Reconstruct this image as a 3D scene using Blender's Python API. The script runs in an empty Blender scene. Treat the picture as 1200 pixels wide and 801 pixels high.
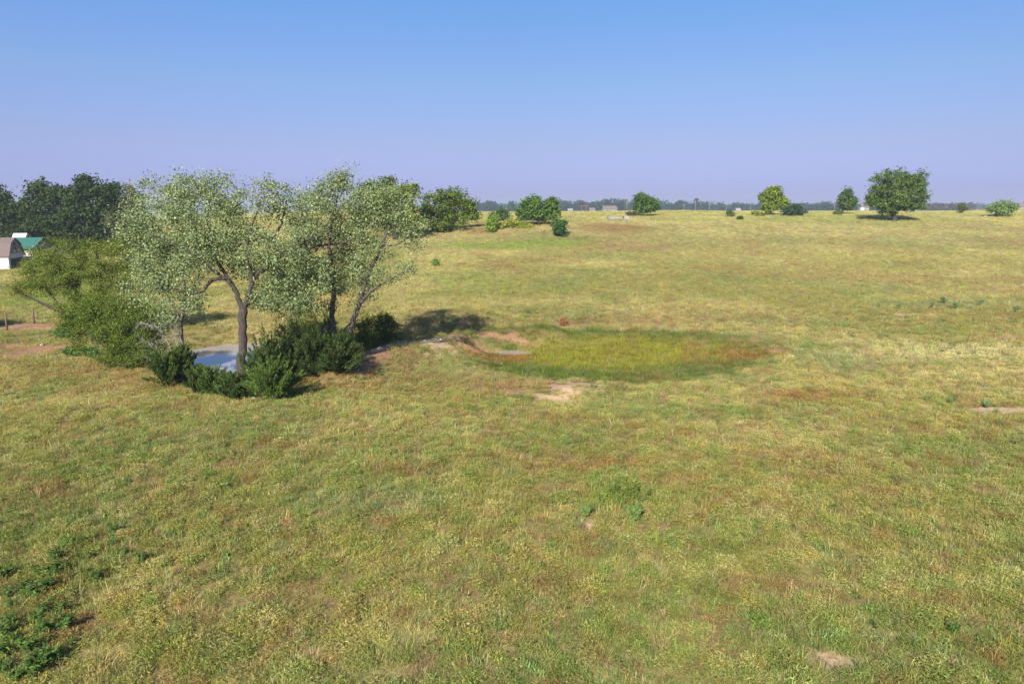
import bpy, math, random
import numpy as np
from mathutils import Vector
from math import radians as RAD

rng = np.random.default_rng(7)
random.seed(7)
scene = bpy.context.scene
COL = scene.collection

# ------------------------------------------------------------------ camera, sky, sun, exposure
CAM_H, PITCH, FPX, CX, CY = 9.0, RAD(11.15), 800.0, 600.0, 400.5     # focal length in pixels of a 1200 wide frame
cam = bpy.data.cameras.new('camera'); camo = bpy.data.objects.new('camera', cam); COL.objects.link(camo)
cam.sensor_fit = 'HORIZONTAL'; cam.sensor_width = 36.0; cam.lens = 24.0
cam.clip_start = 0.1; cam.clip_end = 40000.0
camo.location = (0, 0, CAM_H); camo.rotation_euler = (RAD(90) - PITCH, 0, 0)
scene.camera = camo

SUN_EL, SUN_AZ = RAD(33), RAD(196)           # azimuth of the sun, clockwise from +Y (behind the camera, to its left)
w = bpy.data.worlds.new('World'); scene.world = w; w.use_nodes = True
nt = w.node_tree; nt.nodes.clear()
sky = nt.nodes.new('ShaderNodeTexSky'); sky.sky_type = 'NISHITA'; sky.sun_disc = False
sky.sun_elevation = SUN_EL; sky.sun_rotation = SUN_AZ
sky.altitude = 300; sky.air_density = 1.0; sky.dust_density = 0.4; sky.ozone_density = 3.0
tint = nt.nodes.new('ShaderNodeMix'); tint.data_type = 'RGBA'; tint.blend_type = 'MULTIPLY'; tint.inputs['Factor'].default_value = 1.0
# summer air: the clear sky is dimmer and more lavender towards the horizon
tcw = nt.nodes.new('ShaderNodeTexCoord'); sepw = nt.nodes.new('ShaderNodeSeparateXYZ'); rampw = nt.nodes.new('ShaderNodeValToRGB')
nt.links.new(tcw.outputs['Generated'], sepw.inputs[0]); nt.links.new(sepw.outputs['Z'], rampw.inputs['Fac'])
els = rampw.color_ramp.elements
for k, (zz, cc) in enumerate([(0.0, (.276, .285, .59)), (.027, (.276, .272, .55)), (.0855, (.400, .349, .492)), (.163, (.4625, .468, .569)), (.266, (.447, .57, .72)), (1.0, (.85, .92, 1.0))]):
    e_ = els[k] if k < 2 else els.new(zz)
    e_.position = zz; e_.color = (*[v * .965 for v in cc], 1)
nt.links.new(rampw.outputs[0], tint.inputs['B'])
bg = nt.nodes.new('ShaderNodeBackground'); bg.inputs['Strength'].default_value = 0.10
wo = nt.nodes.new('ShaderNodeOutputWorld')
mrw = nt.nodes.new('ShaderNodeMapRange'); mrw.inputs['From Min'].default_value = 0.0; mrw.inputs['From Max'].default_value = -0.6; mrw.inputs['To Min'].default_value = 0.0; mrw.inputs['To Max'].default_value = 1.0
nt.links.new(sepw.outputs['X'], mrw.inputs['Value'])
evw = nt.nodes.new('ShaderNodeMix'); evw.data_type = 'RGBA'; evw.inputs['A'].default_value = (1, 1, 1, 1); evw.inputs['B'].default_value = (1.12, 1.13, 1.18, 1)
tw2 = nt.nodes.new('ShaderNodeMix'); tw2.data_type = 'RGBA'; tw2.blend_type = 'MULTIPLY'; tw2.inputs['Factor'].default_value = 1.0
nt.links.new(mrw.outputs[0], evw.inputs['Factor']); nt.links.new(evw.outputs['Result'], tw2.inputs['B'])
nt.links.new(sky.outputs[0], tint.inputs['A']); nt.links.new(tint.outputs['Result'], tw2.inputs['A']); nt.links.new(tw2.outputs['Result'], bg.inputs['Color'])
nt.links.new(bg.outputs[0], wo.inputs['Surface'])

sun = bpy.data.lights.new('sun', 'SUN'); suno = bpy.data.objects.new('sun', sun); COL.objects.link(suno)
sun.energy = 4.9; sun.angle = RAD(0.55); sun.color = (1.0, 0.955, 0.88)
sd = Vector((math.sin(SUN_AZ) * math.cos(SUN_EL), math.cos(SUN_AZ) * math.cos(SUN_EL), math.sin(SUN_EL)))
suno.rotation_euler = sd.to_track_quat('Z', 'Y').to_euler(); suno.location = (-30, -30, 60)

scene.view_settings.view_transform = 'Standard'; scene.view_settings.look = 'None'
scene.view_settings.exposure = 1.0; scene.view_settings.gamma = 1.0
scene.view_settings.use_curve_mapping = False
scene.render.engine = 'CYCLES'
cy = scene.cycles
cy.max_bounces = 6; cy.diffuse_bounces = 3; cy.glossy_bounces = 3; cy.transmission_bounces = 4
cy.volume_bounces = 0; cy.transparent_max_bounces = 8; cy.caustics_reflective = False; cy.caustics_refractive = False
cy.use_denoising = True

# ------------------------------------------------------------------ noise and terrain
def _h(ix, iy, s):
    n = (ix.astype(np.int64) * 374761393 + iy.astype(np.int64) * 668265263 + s * 1274126177) & 0xffffffff
    n = ((n ^ (n >> 13)) * 1274126177) & 0xffffffff
    n = n ^ (n >> 16)
    return (n & 0xffffff) / float(0xffffff)
def vn(x, y, s=0):
    x = np.asarray(x, float); y = np.asarray(y, float)
    ix = np.floor(x); iy = np.floor(y); fx = x - ix; fy = y - iy
    fx = fx * fx * (3 - 2 * fx); fy = fy * fy * (3 - 2 * fy)
    a = _h(ix, iy, s); b = _h(ix + 1, iy, s); c = _h(ix, iy + 1, s); d = _h(ix + 1, iy + 1, s)
    return (a * (1 - fx) + b * fx) * (1 - fy) + (c * (1 - fx) + d * fx) * fy
def fbm(x, y, s=0, o=4):
    t = 0; a = 1.0; n = 0
    for k in range(o):
        t = t + a * vn(np.asarray(x) * 2 ** k + 17.3 * k, np.asarray(y) * 2 ** k - 9.1 * k, s + k); n += a; a *= .5
    return t / n
def ss(a, b, x):
    t = np.clip((np.asarray(x, float) - a) / (b - a), 0, 1); return t * t * (3 - 2 * t)

def ell(x, y, cx, cy, rx, ry, warp=.25, s=3, sc=.35):
    """1 in the middle of a ragged ellipse, falling through 0 at its edge"""
    d = np.sqrt(((x - cx) / rx) ** 2 + ((y - cy) / ry) ** 2)
    return 1 - d + (fbm(x * sc, y * sc, s, 3) - .5) * 2 * warp
def seg_d(x, y, pts):
    best = np.full(np.shape(x), 1e9)
    for (x0, y0), (x1, y1) in zip(pts[:-1], pts[1:]):
        dx, dy = x1 - x0, y1 - y0
        t = np.clip(((x - x0) * dx + (y - y0) * dy) / (dx * dx + dy * dy), 0, 1)
        best = np.minimum(best, np.hypot(x - x0 - t * dx, y - y0 - t * dy))
    return best
POND = (-17.9, 46.4, 8.6, 7.6)
PUDDLE = (-.9, 45.9, 2.7, .75)
MARSH = (6.6, 42.6, 11.6, 8.0)
BERM = [(-9.6, 36.5), (-8.6, 39.0), (-6.0, 43.6), (-2.5, 47.8), (2.5, 50.0)]
def height(x, y):
    x = np.asarray(x, float); y = np.asarray(y, float)
    b = x / np.maximum(y, 40)
    k = ss(-.74, -.24, b)
    k = .06 + .94 * k
    h = 7.75 * ss(44, 178, y) * k
    h = h - (5.5 * k) * ss(210, 700, y) - 4 * ss(700, 1500, y)
    far = ss(2600, 5200, y)
    h = h + far * 46 * (fbm(x / 2600 + 3, y / 2600, 60, 3) - .25)
    near = 1 - ss(300, 700, y)
    h = h + near * (1.0 * (fbm(x / 46, y / 46, 5, 2) - .5) + .42 * (fbm(x / 9, y / 9, 9, 3) - .5)) * ss(0, 30, np.hypot(x, y))
    # pond basin, marsh hollow, berm, eroded bank in front of the marsh
    e = ell(x, y, *POND, .12, 21, .3); h = h - 1.6 * ss(-.06, .42, e)
    e = ell(x, y, *MARSH, .14, 23, .3); h = h - .5 * ss(-.05, .4, e)
    h = h + .75 * (1 - ss(.3, 2.4, seg_d(x, y, BERM)))
    h = h - .35 * ss(0, .4, ell(x, y, *PUDDLE, .1, 28, .8))
    e = ell(x, y, 3.0, 32.6, 2.6, 1.5, .35, 25, .9); h = h - .28 * ss(.0, .25, e)
    e = ell(x, y, 4.2, 34.6, 2.4, 1.0, .35, 25, .9); h = h + .22 * ss(.0, .5, e)
    e = ell(x, y, -5.5, 54.5, 9, 3.6, .15, 24, .3); h = h + 1.1 * ss(-.1, .8, e)
    # low mound under the shrubs on the slope
    e = ell(x, y, 1.5, 122, 15, 9, .1, 27, .1); h = h + 1.3 * ss(-.1, .8, e)
    return h
def hz(x, y): return float(height(np.array([x]), np.array([y]))[0])

SP, CP = math.sin(PITCH), math.cos(PITCH)
def ray(px, py):
    a = (px - CX) / FPX; b = (CY - py) / FPX
    return np.array([a, CP + b * SP, -SP + b * CP])
def at(px, py):
    """the ground point seen at a pixel of the 1200 x 801 photograph"""
    d = ray(px, py); T = 6.0 * 1.012 ** np.arange(590)
    for _ in range(3):
        P = T[:, None] * d[None]; under_ = CAM_H + P[:, 2] < height(P[:, 0], P[:, 1])
        if not under_.any(): p = d * 400; return np.array([p[0], p[1], hz(p[0], p[1])])
        k = int(np.argmax(under_)); T = np.linspace(T[max(k - 1, 0)], T[k], 60)
    p = d * T[-1]
    return np.array([p[0], p[1], hz(p[0], p[1])])
def at_dist(px, Y):
    x = (px - CX) / FPX * Y
    for _ in range(4):
        z = Y * CP + (CAM_H - hz(x, Y)) * SP; x = (px - CX) / FPX * z
    return np.array([x, Y, hz(x, Y)])
def depth(p): return p[1] * CP + (CAM_H - p[2]) * SP
def lift(px, py, z):
    """world point at camera depth z on a pixel's ray"""
    return ray(px, py) * z + np.array([0, 0, CAM_H])

# ------------------------------------------------------------------ small helpers
def tag(o, label=None, cat=None, group=None, kind=None):
    if label: o['label'] = label
    if cat: o['category'] = cat
    if group: o['group'] = group
    if kind: o['kind'] = kind
    return o
def empty(name, loc, rz=0.0):
    o = bpy.data.objects.new(name, None); COL.objects.link(o); o.location = loc; o.rotation_euler = (0, 0, rz)
    o.empty_display_size = .3
    return o
def link(name, me, mat, parent=None, smooth=False):
    o = bpy.data.objects.new(name, me); COL.objects.link(o)
    if mat: me.materials.append(mat)
    if parent is not None: o.parent = parent
    if smooth: me.polygons.foreach_set('use_smooth', np.ones(len(me.polygons), bool))
    return o
def mesh_np(name, V, F, attr=None):
    """F: (n,k) face array (all k-gons)"""
    V = np.ascontiguousarray(V, np.float32); F = np.ascontiguousarray(F, np.int32); n, k = F.shape
    me = bpy.data.meshes.new(name)
    me.vertices.add(len(V)); me.vertices.foreach_set('co', V.ravel())
    me.loops.add(n * k); me.loops.foreach_set('vertex_index', F.ravel())
    me.polygons.add(n); me.polygons.foreach_set('loop_start', np.arange(n, dtype=np.int32) * k)
    me.polygons.foreach_set('loop_total', np.full(n, k, np.int32))
    if attr is not None:
        a = me.attributes.new('lc', 'FLOAT_COLOR', 'POINT')
        c = np.ones((len(V), 4), np.float32); c[:, :3] = attr; a.data.foreach_set('color', c.ravel())
    me.update(calc_edges=True); me.validate()
    return me
class MB:
    def __init__(s): s.v = []; s.f = []
    def poly(s, pts): i = len(s.v); s.v += [tuple(p) for p in pts]; s.f.append(tuple(range(i, i + len(pts)))); return s
    def box(s, a, b):
        (x0, y0, z0), (x1, y1, z1) = a, b; i = len(s.v)
        s.v += [(x0, y0, z0), (x1, y0, z0), (x1, y1, z0), (x0, y1, z0), (x0, y0, z1), (x1, y0, z1), (x1, y1, z1), (x0, y1, z1)]
        s.f += [tuple(i + k for k in q) for q in ((3, 2, 1, 0), (4, 5, 6, 7), (0, 1, 5, 4), (1, 2, 6, 5), (2, 3, 7, 6), (3, 0, 4, 7))]
        return s
    def prism(s, prof, axis, a, b):
        """profile (list of 2D points) extruded along x or y from a to b"""
        i = len(s.v); n = len(prof)
        for t in (a, b):
            for (p, q) in prof: s.v.append((t, p, q) if axis == 'x' else (p, t, q))
        s.f += [tuple(i + k for k in range(n)), tuple(i + n + k for k in reversed(range(n)))]
        for k in range(n):
            l = (k + 1) % n; s.f.append((i + k, i + n + k, i + n + l, i + l))
        return s
    def tube(s, pts, rad, n=8, cap=True):
        pts = [np.array(p, float) for p in pts]; i = len(s.v)
        for k, p in enumerate(pts):
            d = pts[min(k + 1, len(pts) - 1)] - pts[max(k - 1, 0)]; d = d / (np.linalg.norm(d) + 1e-9)
            u = np.cross(d, (0, 1, 0.13) if abs(d[1]) < .9 else (1, 0, 0)); u /= np.linalg.norm(u); v = np.cross(d, u)
            r = rad[k] if hasattr(rad, '__len__') else rad
            for j in range(n):
                a = 2 * math.pi * j / n; s.v.append(tuple(p + r * (math.cos(a) * u + math.sin(a) * v)))
        for k in range(len(pts) - 1):
            for j in range(n):
                l = (j + 1) % n; s.f.append((i + k * n + j, i + k * n + l, i + (k + 1) * n + l, i + (k + 1) * n + j))
        if cap:
            s.f.append(tuple(i + j for j in reversed(range(n)))); m = i + (len(pts) - 1) * n; s.f.append(tuple(m + j for j in range(n)))
        return s
    def mesh(s, name):
        me = bpy.data.meshes.new(name); me.from_pydata(s.v, [], s.f); me.validate(); me.update(); return me
    def build(s, name, mat, parent=None, smooth=False): return link(name, s.mesh(name), mat, parent, smooth)

def lin(c):
    c = np.asarray(c, float) / 255.0
    return np.where(c <= .04045, c / 12.92, ((c + .055) / 1.055) ** 2.4)

# ------------------------------------------------------------------ materials
def newmat(name):
    m = bpy.data.materials.new(name); m.use_nodes = True; t = m.node_tree; t.nodes.clear()
    out = t.nodes.new('ShaderNodeOutputMaterial'); return m, t, out
def nd(t, typ, **kw):
    n = t.nodes.new(typ)
    for k, v in kw.items(): setattr(n, k, v)
    return n
def plain(name, c, rough=.8, var=.25, scale=6.0, bump=0.0, spec=.3, second=None, stretch=None):
    """a procedural surface: base colour broken up by two scales of noise"""
    m, t, out = newmat(name); L = t.links
    p = nd(t, 'ShaderNodeBsdfPrincipled'); p.inputs['Roughness'].default_value = rough; p.inputs['Specular IOR Level'].default_value = spec
    tc = nd(t, 'ShaderNodeTexCoord'); mp = nd(t, 'ShaderNodeMapping'); L.new(tc.outputs['Object'], mp.inputs['Vector'])
    if stretch: mp.inputs['Scale'].default_value = stretch
    n1 = nd(t, 'ShaderNodeTexNoise'); n1.inputs['Scale'].default_value = scale; n1.inputs['Detail'].default_value = 6; n1.inputs['Roughness'].default_value = .65
    L.new(mp.outputs[0], n1.inputs['Vector'])
    r = nd(t, 'ShaderNodeValToRGB'); c = np.array(c, float); s = np.array(second if second is not None else c * (1 - var), float)
    r.color_ramp.elements[0].position = .3; r.color_ramp.elements[1].position = .7
    r.color_ramp.elements[0].color = (*s, 1); r.color_ramp.elements[1].color = (*np.minimum(c * (1 + .4 * var), 1), 1)
    L.new(n1.outputs['Fac'], r.inputs['Fac']); L.new(r.outputs[0], p.inputs['Base Color'])
    if bump:
        b = nd(t, 'ShaderNodeBump'); b.inputs['Strength'].default_value = bump; b.inputs['Distance'].default_value = .05
        L.new(n1.outputs['Fac'], b.inputs['Height']); L.new(b.outputs[0], p.inputs['Normal'])
    L.new(p.outputs[0], out.inputs['Surface'])
    return m
def leafmat(name, trans=.3, gloss=.0, instancer=False, tcol=(1.0, 1.0, .55), rough=.45):
    m, t, out = newmat(name); L = t.links
    a = nd(t, 'ShaderNodeAttribute'); a.attribute_name = 'lc'
    colour = a.outputs['Color']
    if instancer:
        b = nd(t, 'ShaderNodeAttribute'); b.attribute_type = 'INSTANCER'; b.attribute_name = 'tint'
        mx = nd(t, 'ShaderNodeMix', data_type='RGBA', blend_type='MULTIPLY'); mx.inputs['Factor'].default_value = 1
        L.new(a.outputs['Color'], mx.inputs['A']); L.new(b.outputs['Color'], mx.inputs['B']); colour = mx.outputs['Result']
    d = nd(t, 'ShaderNodeBsdfDiffuse'); L.new(colour, d.inputs['Color'])
    tr = nd(t, 'ShaderNodeBsdfTranslucent')
    m2 = nd(t, 'ShaderNodeMix', data_type='RGBA', blend_type='MULTIPLY'); m2.inputs['Factor'].default_value = 1
    m2.inputs['B'].default_value = (*tcol, 1); L.new(colour, m2.inputs['A']); L.new(m2.outputs['Result'], tr.inputs['Color'])
    ms = nd(t, 'ShaderNodeMixShader'); ms.inputs[0].default_value = trans; L.new(d.outputs[0], ms.inputs[1]); L.new(tr.outputs[0], ms.inputs[2])
    s = ms.outputs[0]
    if gloss:
        g = nd(t, 'ShaderNodeBsdfGlossy'); g.inputs['Roughness'].default_value = rough; g.inputs['Color'].default_value = (1, 1, 1, 1)
        m3 = nd(t, 'ShaderNodeMixShader'); m3.inputs[0].default_value = gloss; L.new(s, m3.inputs[1]); L.new(g.outputs[0], m3.inputs[2]); s = m3.outputs[0]
    L.new(s, out.inputs['Surface'])
    return m
M_bark_dark = plain('bark_dark', (.066, .052, .042), .95, .55, 9, .8, stretch=(1, 1, .25))
M_bark_grey = plain('bark_grey', (.095, .08, .066), .95, .5, 9, .7, stretch=(1, 1, .3))
M_twig = plain('pale_twig', (.26, .235, .20), .9, .4, 8)
M_dead = plain('dead_wood', (.25, .225, .20), .9, .4, 8, .4)
M_leaf = leafmat('cottonwood_leaf', .25, .025, rough=.55)
M_leaf_far = leafmat('tree_leaf', .22, .0)
M_needle = leafmat('juniper_needle', .12, .0)
M_blade = leafmat('grass_blade', .30, .0, instancer=True, tcol=(1.0, .95, .6))

# ------------------------------------------------------------------ colour zones of the pasture (what grows or lies where)
class Zone:
    """ragged ellipse on the ground given by its outline in the photograph"""
    def __init__(s, px, py, rx, ry, warp=.3, seed=1, sc=None):
        c = at(px, py); n = at(px, py + ry); f = at(px, py - ry)
        s.cx, s.cy = c[0], (n[1] + f[1]) / 2; s.rx = rx * depth(c) / FPX; s.ry = max((f[1] - n[1]) / 2, .15)
        s.warp = warp; s.seed = seed; s.sc = sc or 1.1 / max(min(s.rx, s.ry), .3)
    def m(s, x, y, soft=.35): return ss(-.05, soft, ell(x, y, s.cx, s.cy, s.rx, s.ry, s.warp, s.seed, s.sc))

PAL = {k: lin(v) for k, v in dict(olive=(153, 151, 78), straw=(193, 182, 112), green=(118, 142, 68), sage=(140, 152, 98), brown=(152, 112, 74),
       deep=(86, 108, 48), yellow=(148, 151, 46), lush=(84, 116, 38), rust=(168, 100, 54), hay=(212, 203, 138), fresh=(136, 164, 62)).items()}
ZG = [  # px, py, rx, ry, colour, strength, height factor, softness
    (60, 610, 270, 150, 'deep', .42, 1.0, .8), (150, 790, 330, 70, 'deep', .25, 1.0, .8),
    (80, 560, 230, 110, 'green', .45, 1.0, .6), (430, 560, 170, 70, 'green', .5, 1.0, .6), (430, 590, 110, 18, 'sage', .8, 1.15, .5),
    (60, 680, 120, 90, 'deep', .35, 1.1, .6), (640, 540, 170, 16, 'brown', .35, .9, .6), (730, 545, 90, 8, 'rust', .4, .9, .6),
    (600, 455, 70, 16, 'brown', .6, .9, .6), (950, 465, 85, 10, 'rust', .55, .9, .7), (560, 435, 110, 14, 'sage', .55, 1.0, .6),
    (1110, 416, 210, 15, 'hay', 1.0, 1.0, .6), (1060, 330, 260, 26, 'straw', .35, 1.0, .8), (1150, 440, 120, 10, 'hay', .6, 1.0, .7), (1000, 400, 90, 9, 'hay', .5, 1.0, .6), (1100, 450, 170, 24, 'straw', .5, 1.0, .7), (990, 428, 60, 20, 'sage', .8, 1.0, .6),
    (860, 445, 60, 10, 'sage', .6, 1.0, .6), (1080, 380, 200, 12, 'olive', .7, .9, .6), (1120, 357, 130, 6, 'sage', .5, 1.0, .6),
    (560, 335, 70, 22, 'fresh', .35, 1.0, .6), (600, 286, 110, 7, 'fresh', .9, 1.0, .5), (640, 277, 110, 7, 'green', .6, 1.0, .6),
    (715, 267, 60, 6, 'brown', .7, .9, .6), (560, 271, 25, 4, 'brown', .8, .9, .6), (760, 375, 190, 8, 'brown', .5, .9, .6), (840, 395, 110, 7, 'sage', .5, 1.0, .6),
    (520, 382, 80, 12, 'brown', .45, .9, .6), (270, 385, 70, 14, 'hay', .6, 1.0, .6), (270, 392, 50, 5, 'fresh', .6, 1.0, .5),
    (60, 345, 100, 20, 'fresh', .7, .7, .7), (40, 386, 60, 6, 'straw', .5, .8, .6), (40, 396, 70, 8, 'lush', .6, 1.1, .5), (130, 470, 90, 12, 'straw', .45, .9, .6),
    (430, 470, 70, 14, 'straw', .35, .9, .6), (1000, 300, 300, 14, 'straw', .35, .9, .7), (960, 258, 200, 5, 'fresh', .35, .9, .7),
    (735, 580, 70, 22, 'green', .7, 1.7, .5), (700, 592, 60, 10, 'fresh', .4, 1.5, .5), (1080, 690, 140, 60, 'straw', .25, 1.0, .6),
    (880, 690, 70, 22, 'brown', .3, .9, .6), (590, 730, 120, 30, 'brown', .28, .9, .6), (220, 690, 90, 30, 'straw', .3, .9, .6), (300, 790, 60, 30, 'straw', .35, .9, .6)]
ZG = [(Zone(a, b, c, d, .35, 40 + i), PAL[k], st, hf, so) for i, (a, b, c, d, k, st, hf, so) in enumerate(ZG)]
ZM = [(Zone(724, 417, 184, 33, .16, 90), PAL['yellow'], 1.0, .3), (Zone(880, 412, 55, 14, .2, 91), PAL['rust'], .45, .5), (Zone(585, 420, 50, 9, .25, 92), PAL['rust'], .5, .5)]
DIRT = {k: lin(v) for k, v in dict(sand=(206, 172, 138), red=(176, 132, 102), pale=(200, 170, 134), wet=(116, 96, 70)).items()}
ZD = [  # bare earth
    (676, 452, 42, 3.6, 'sand', .42), (648, 467, 30, 3.6, 'sand', .36), (600, 459, 30, 6, 'red', -.1), (640, 448, 22, 4, 'red', .0), (712, 448, 14, 4, 'red', .2), (1165, 481, 50, 3.5, 'sand', .35), (1090, 475, 40, 2.5, 'sand', -.05),
    (690, 617, 17, 6, 'sand', .2), (985, 773, 34, 12, 'sand', -.05), (520, 600, 24, 5, 'sand', -.05), (775, 620, 30, 6, 'red', -.2), (360, 765, 24, 10, 'red', -.4),
    (45, 411, 26, 6.5, 'red', .45), (10, 405, 24, 3, 'red', .25), (20, 383, 45, 3.0, 'red', .5), (424, 426, 26, 4, 'red', .2), (410, 433, 16, 4, 'red', .3), (478, 402, 58, 2.4, 'pale', .36), (425, 420, 24, 5, 'red', .3), (548, 396, 46, 3, 'red', .35), (590, 394, 34, 4, 'red', .35),
    (540, 402, 26, 5, 'red', .15), (655, 381, 40, 2, 'red', -.05), (870, 397, 40, 3, 'red', -.1), (905, 410, 22, 4, 'red', -.2), (555, 378, 30, 3, 'red', .05), (290, 466, 26, 4, 'wet', .3), (1070, 368, 40, 2, 'sand', .0), (1180, 395, 30, 2.5, 'red', .05),
    (150, 490, 24, 4, 'red', -.3)]
ZD = [(Zone(a, b, c, d, .5, 130 + i, 2.2 / max(.4, 1)), DIRT[k], bi) for i, (a, b, c, d, k, bi) in enumerate(ZD)]

def pasture(x, y):
    """base colour (appearance), height factor and bare-earth amount at ground points"""
    x = np.asarray(x, float); y = np.asarray(y, float)
    wx = x + 3 * (fbm(x / 7, y / 7, 71, 2) - .5); wy = y + 3 * (fbm(x / 7, y / 7, 72, 2) - .5)
    n1 = fbm(wx / 11, wy / 9, 73, 4); n2 = fbm(wx / 5, wy / 5, 74, 4); n3 = fbm(wx / 2.2, wy / 2.2, 75, 3); n4 = fbm(wx / 18, wy / 7, 76, 4)
    n5 = fbm(x / .8, y / .8, 77, 2)
    c = np.repeat(PAL['olive'][None], len(x), 0)
    def mix(col, k):
        nonlocal c
        c = c + (col[None] - c) * np.clip(k, 0, 1)[:, None]
    mix(PAL['straw'], ss(.44, .66, n1) * .75)
    mix(PAL['green'], ss(.5, .72, n2) * .65)
    mix(PAL['brown'], ss(.57, .74, n4) * .5)
    mix(PAL['hay'], ss(.35, .9, y / 160) * .35)
    hf = .75 + .5 * n3
    for z, col, st, h_, so in ZG:
        m = z.m(x, y, so); mix(col, m * st); hf = hf * (1 + (h_ - 1) * m)
    mix(PAL['brown'], ss(.62, .8, n3) * .45); mix(PAL['deep'], ss(.66, .84, n5) * .35); mix(PAL['straw'], ss(.66, .8, 1 - n5) * .35)
    n6 = fbm(x / .45, y / .45, 87, 2); n7 = fbm(x / .6 + 9, y / .6, 88, 2); nr = 1 - ss(45, 80, y)
    mix(PAL['green'], ss(.52, .75, n6) * .55 * nr); mix(PAL['brown'], ss(.6, .8, n7) * .5 * nr); mix(PAL['deep'], ss(.6, .8, 1 - n6) * .30 * nr); mix(PAL['straw'], ss(.58, .8, 1 - n7) * .45 * nr)
    hf = hf * (1 + nr * 1.1 * (n6 - .5))
    z, col, st, so = ZM[0]
    e = ell(x, y, z.cx, z.cy, z.rx, z.ry, z.warp, z.seed, z.sc); m = ss(-.08, .16, e + .3 * (fbm(x / 1.2, y / 1.2, 86, 3) - .5))
    mix(PAL['lush'], m * .9); mix(col, ss(.16, .5, e + .5 * (n2 - .5) - .10 * ss(1.5, -3.5, y - z.cy)) * .85); mix(PAL['brown'], m * ss(.55, .75, n3) * .35)
    hf = hf * (1 + .3 * m)
    for z, col, st, so in ZM[1:]: mix(col, z.m(x, y, so) * st * (.5 + .5 * ss(.4, .6, n3)))
    bare = np.zeros(len(x)); dc = np.repeat(DIRT['red'][None] * .8, len(x), 0)
    nb = fbm(x / .8, y / .55, 78, 3); nb2 = fbm(x / .3, y / .3, 89, 2)
    for z, col, bi in ZD:
        e = ell(x, y, z.cx, z.cy, z.rx, z.ry, .35, z.seed, z.sc) + (.55 * nb + .45 * nb2 - .5) * 2.2 + bi
        m = ss(.10, .62, e) * (ell(x, y, z.cx, z.cy, z.rx * 1.5, z.ry * 1.5, 0) > 0)
        dc = np.where((m > bare)[:, None], col[None], dc); bare = np.maximum(bare, m)
    bare = np.maximum(bare, .6 * ss(.68, .82, fbm(x / .9, y / .9, 79, 3)) * ss(16, 24, 60 - y))
    # pond margin
    e = ell(x, y, *POND, .12, 21, .3); wet = ss(.16, .24, e)
    dc = np.where((wet > .2)[:, None], DIRT['wet'][None], dc); bare = np.maximum(bare, wet)
    return c, hf, bare, dc

# ------------------------------------------------------------------ ground sheet
def axis(lo, hi, step, far_lo, far_hi, g=1.09):
    a = list(np.arange(lo, hi + 1e-6, step)); s = step; v = hi
    while v < far_hi: s *= g; v += s; a.append(v)
    s = step; v = lo
    while v > far_lo: s *= g; v -= s; a.insert(0, v)
    return np.array(a)
GX = axis(-45, 45, .4, -7500, 7500, 1.09); GY = axis(12, 75, .4, -120, 7000, 1.05)
X, Y = np.meshgrid(GX, GY); Z = height(X.ravel(), Y.ravel())
nx, ny = len(GX), len(GY)
i = np.arange(nx * ny).reshape(ny, nx)
F = np.stack([i[:-1, :-1], i[:-1, 1:], i[1:, 1:], i[1:, :-1]], -1).reshape(-1, 4)
c, hf, bare, dc = pasture(X.ravel(), Y.ravel())
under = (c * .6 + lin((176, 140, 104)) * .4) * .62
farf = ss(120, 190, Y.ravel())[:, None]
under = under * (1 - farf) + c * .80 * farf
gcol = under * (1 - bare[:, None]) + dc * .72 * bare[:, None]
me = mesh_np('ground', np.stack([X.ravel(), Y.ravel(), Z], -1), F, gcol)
mg, t, out = newmat('soil_and_thatch'); L = t.links
a = nd(t, 'ShaderNodeAttribute'); a.attribute_name = 'lc'
p = nd(t, 'ShaderNodeBsdfPrincipled'); p.inputs['Roughness'].default_value = .95; p.inputs['Specular IOR Level'].default_value = .1
tc = nd(t, 'ShaderNodeTexCoord')
n1 = nd(t, 'ShaderNodeTexNoise'); n1.inputs['Scale'].default_value = 5; n1.inputs['Detail'].default_value = 8; n1.inputs['Roughness'].default_value = .7; L.new(tc.outputs['Object'], n1.inputs['Vector'])
r = nd(t, 'ShaderNodeMapRange'); r.inputs['From Min'].default_value = .3; r.inputs['From Max'].default_value = .7; r.inputs['To Min'].default_value = .6; r.inputs['To Max'].default_value = 1.3
L.new(n1.outputs['Fac'], r.inputs['Value'])
n3_ = nd(t, 'ShaderNodeTexNoise'); n3_.inputs['Scale'].default_value = 38; n3_.inputs['Detail'].default_value = 4; n3_.inputs['Roughness'].default_value = .75; L.new(tc.outputs['Object'], n3_.inputs['Vector'])
r3 = nd(t, 'ShaderNodeMapRange'); r3.inputs['From Min'].default_value = .3; r3.inputs['From Max'].default_value = .7; r3.inputs['To Min'].default_value = .45; r3.inputs['To Max'].default_value = 1.45; L.new(n3_.outputs['Fac'], r3.inputs['Value'])
rm = nd(t, 'ShaderNodeMath', operation='MULTIPLY'); L.new(r.outputs[0], rm.inputs[0]); L.new(r3.outputs[0], rm.inputs[1])
mx = nd(t, 'ShaderNodeMix', data_type='RGBA', blend_type='MULTIPLY'); mx.inputs['Factor'].default_value = 1
L.new(a.outputs['Color'], mx.inputs['A']); L.new(rm.outputs[0], mx.inputs['B']); L.new(mx.outputs['Result'], p.inputs['Base Color'])
b = nd(t, 'ShaderNodeBump'); b.inputs['Strength'].default_value = .6; b.inputs['Distance'].default_value = .08; L.new(n1.outputs['Fac'], b.inputs['Height']); L.new(b.outputs[0], p.inputs['Normal'])
L.new(p.outputs[0], out.inputs['Surface'])
go = link('ground', me, mg, None, True); tag(go, kind='structure')

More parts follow.
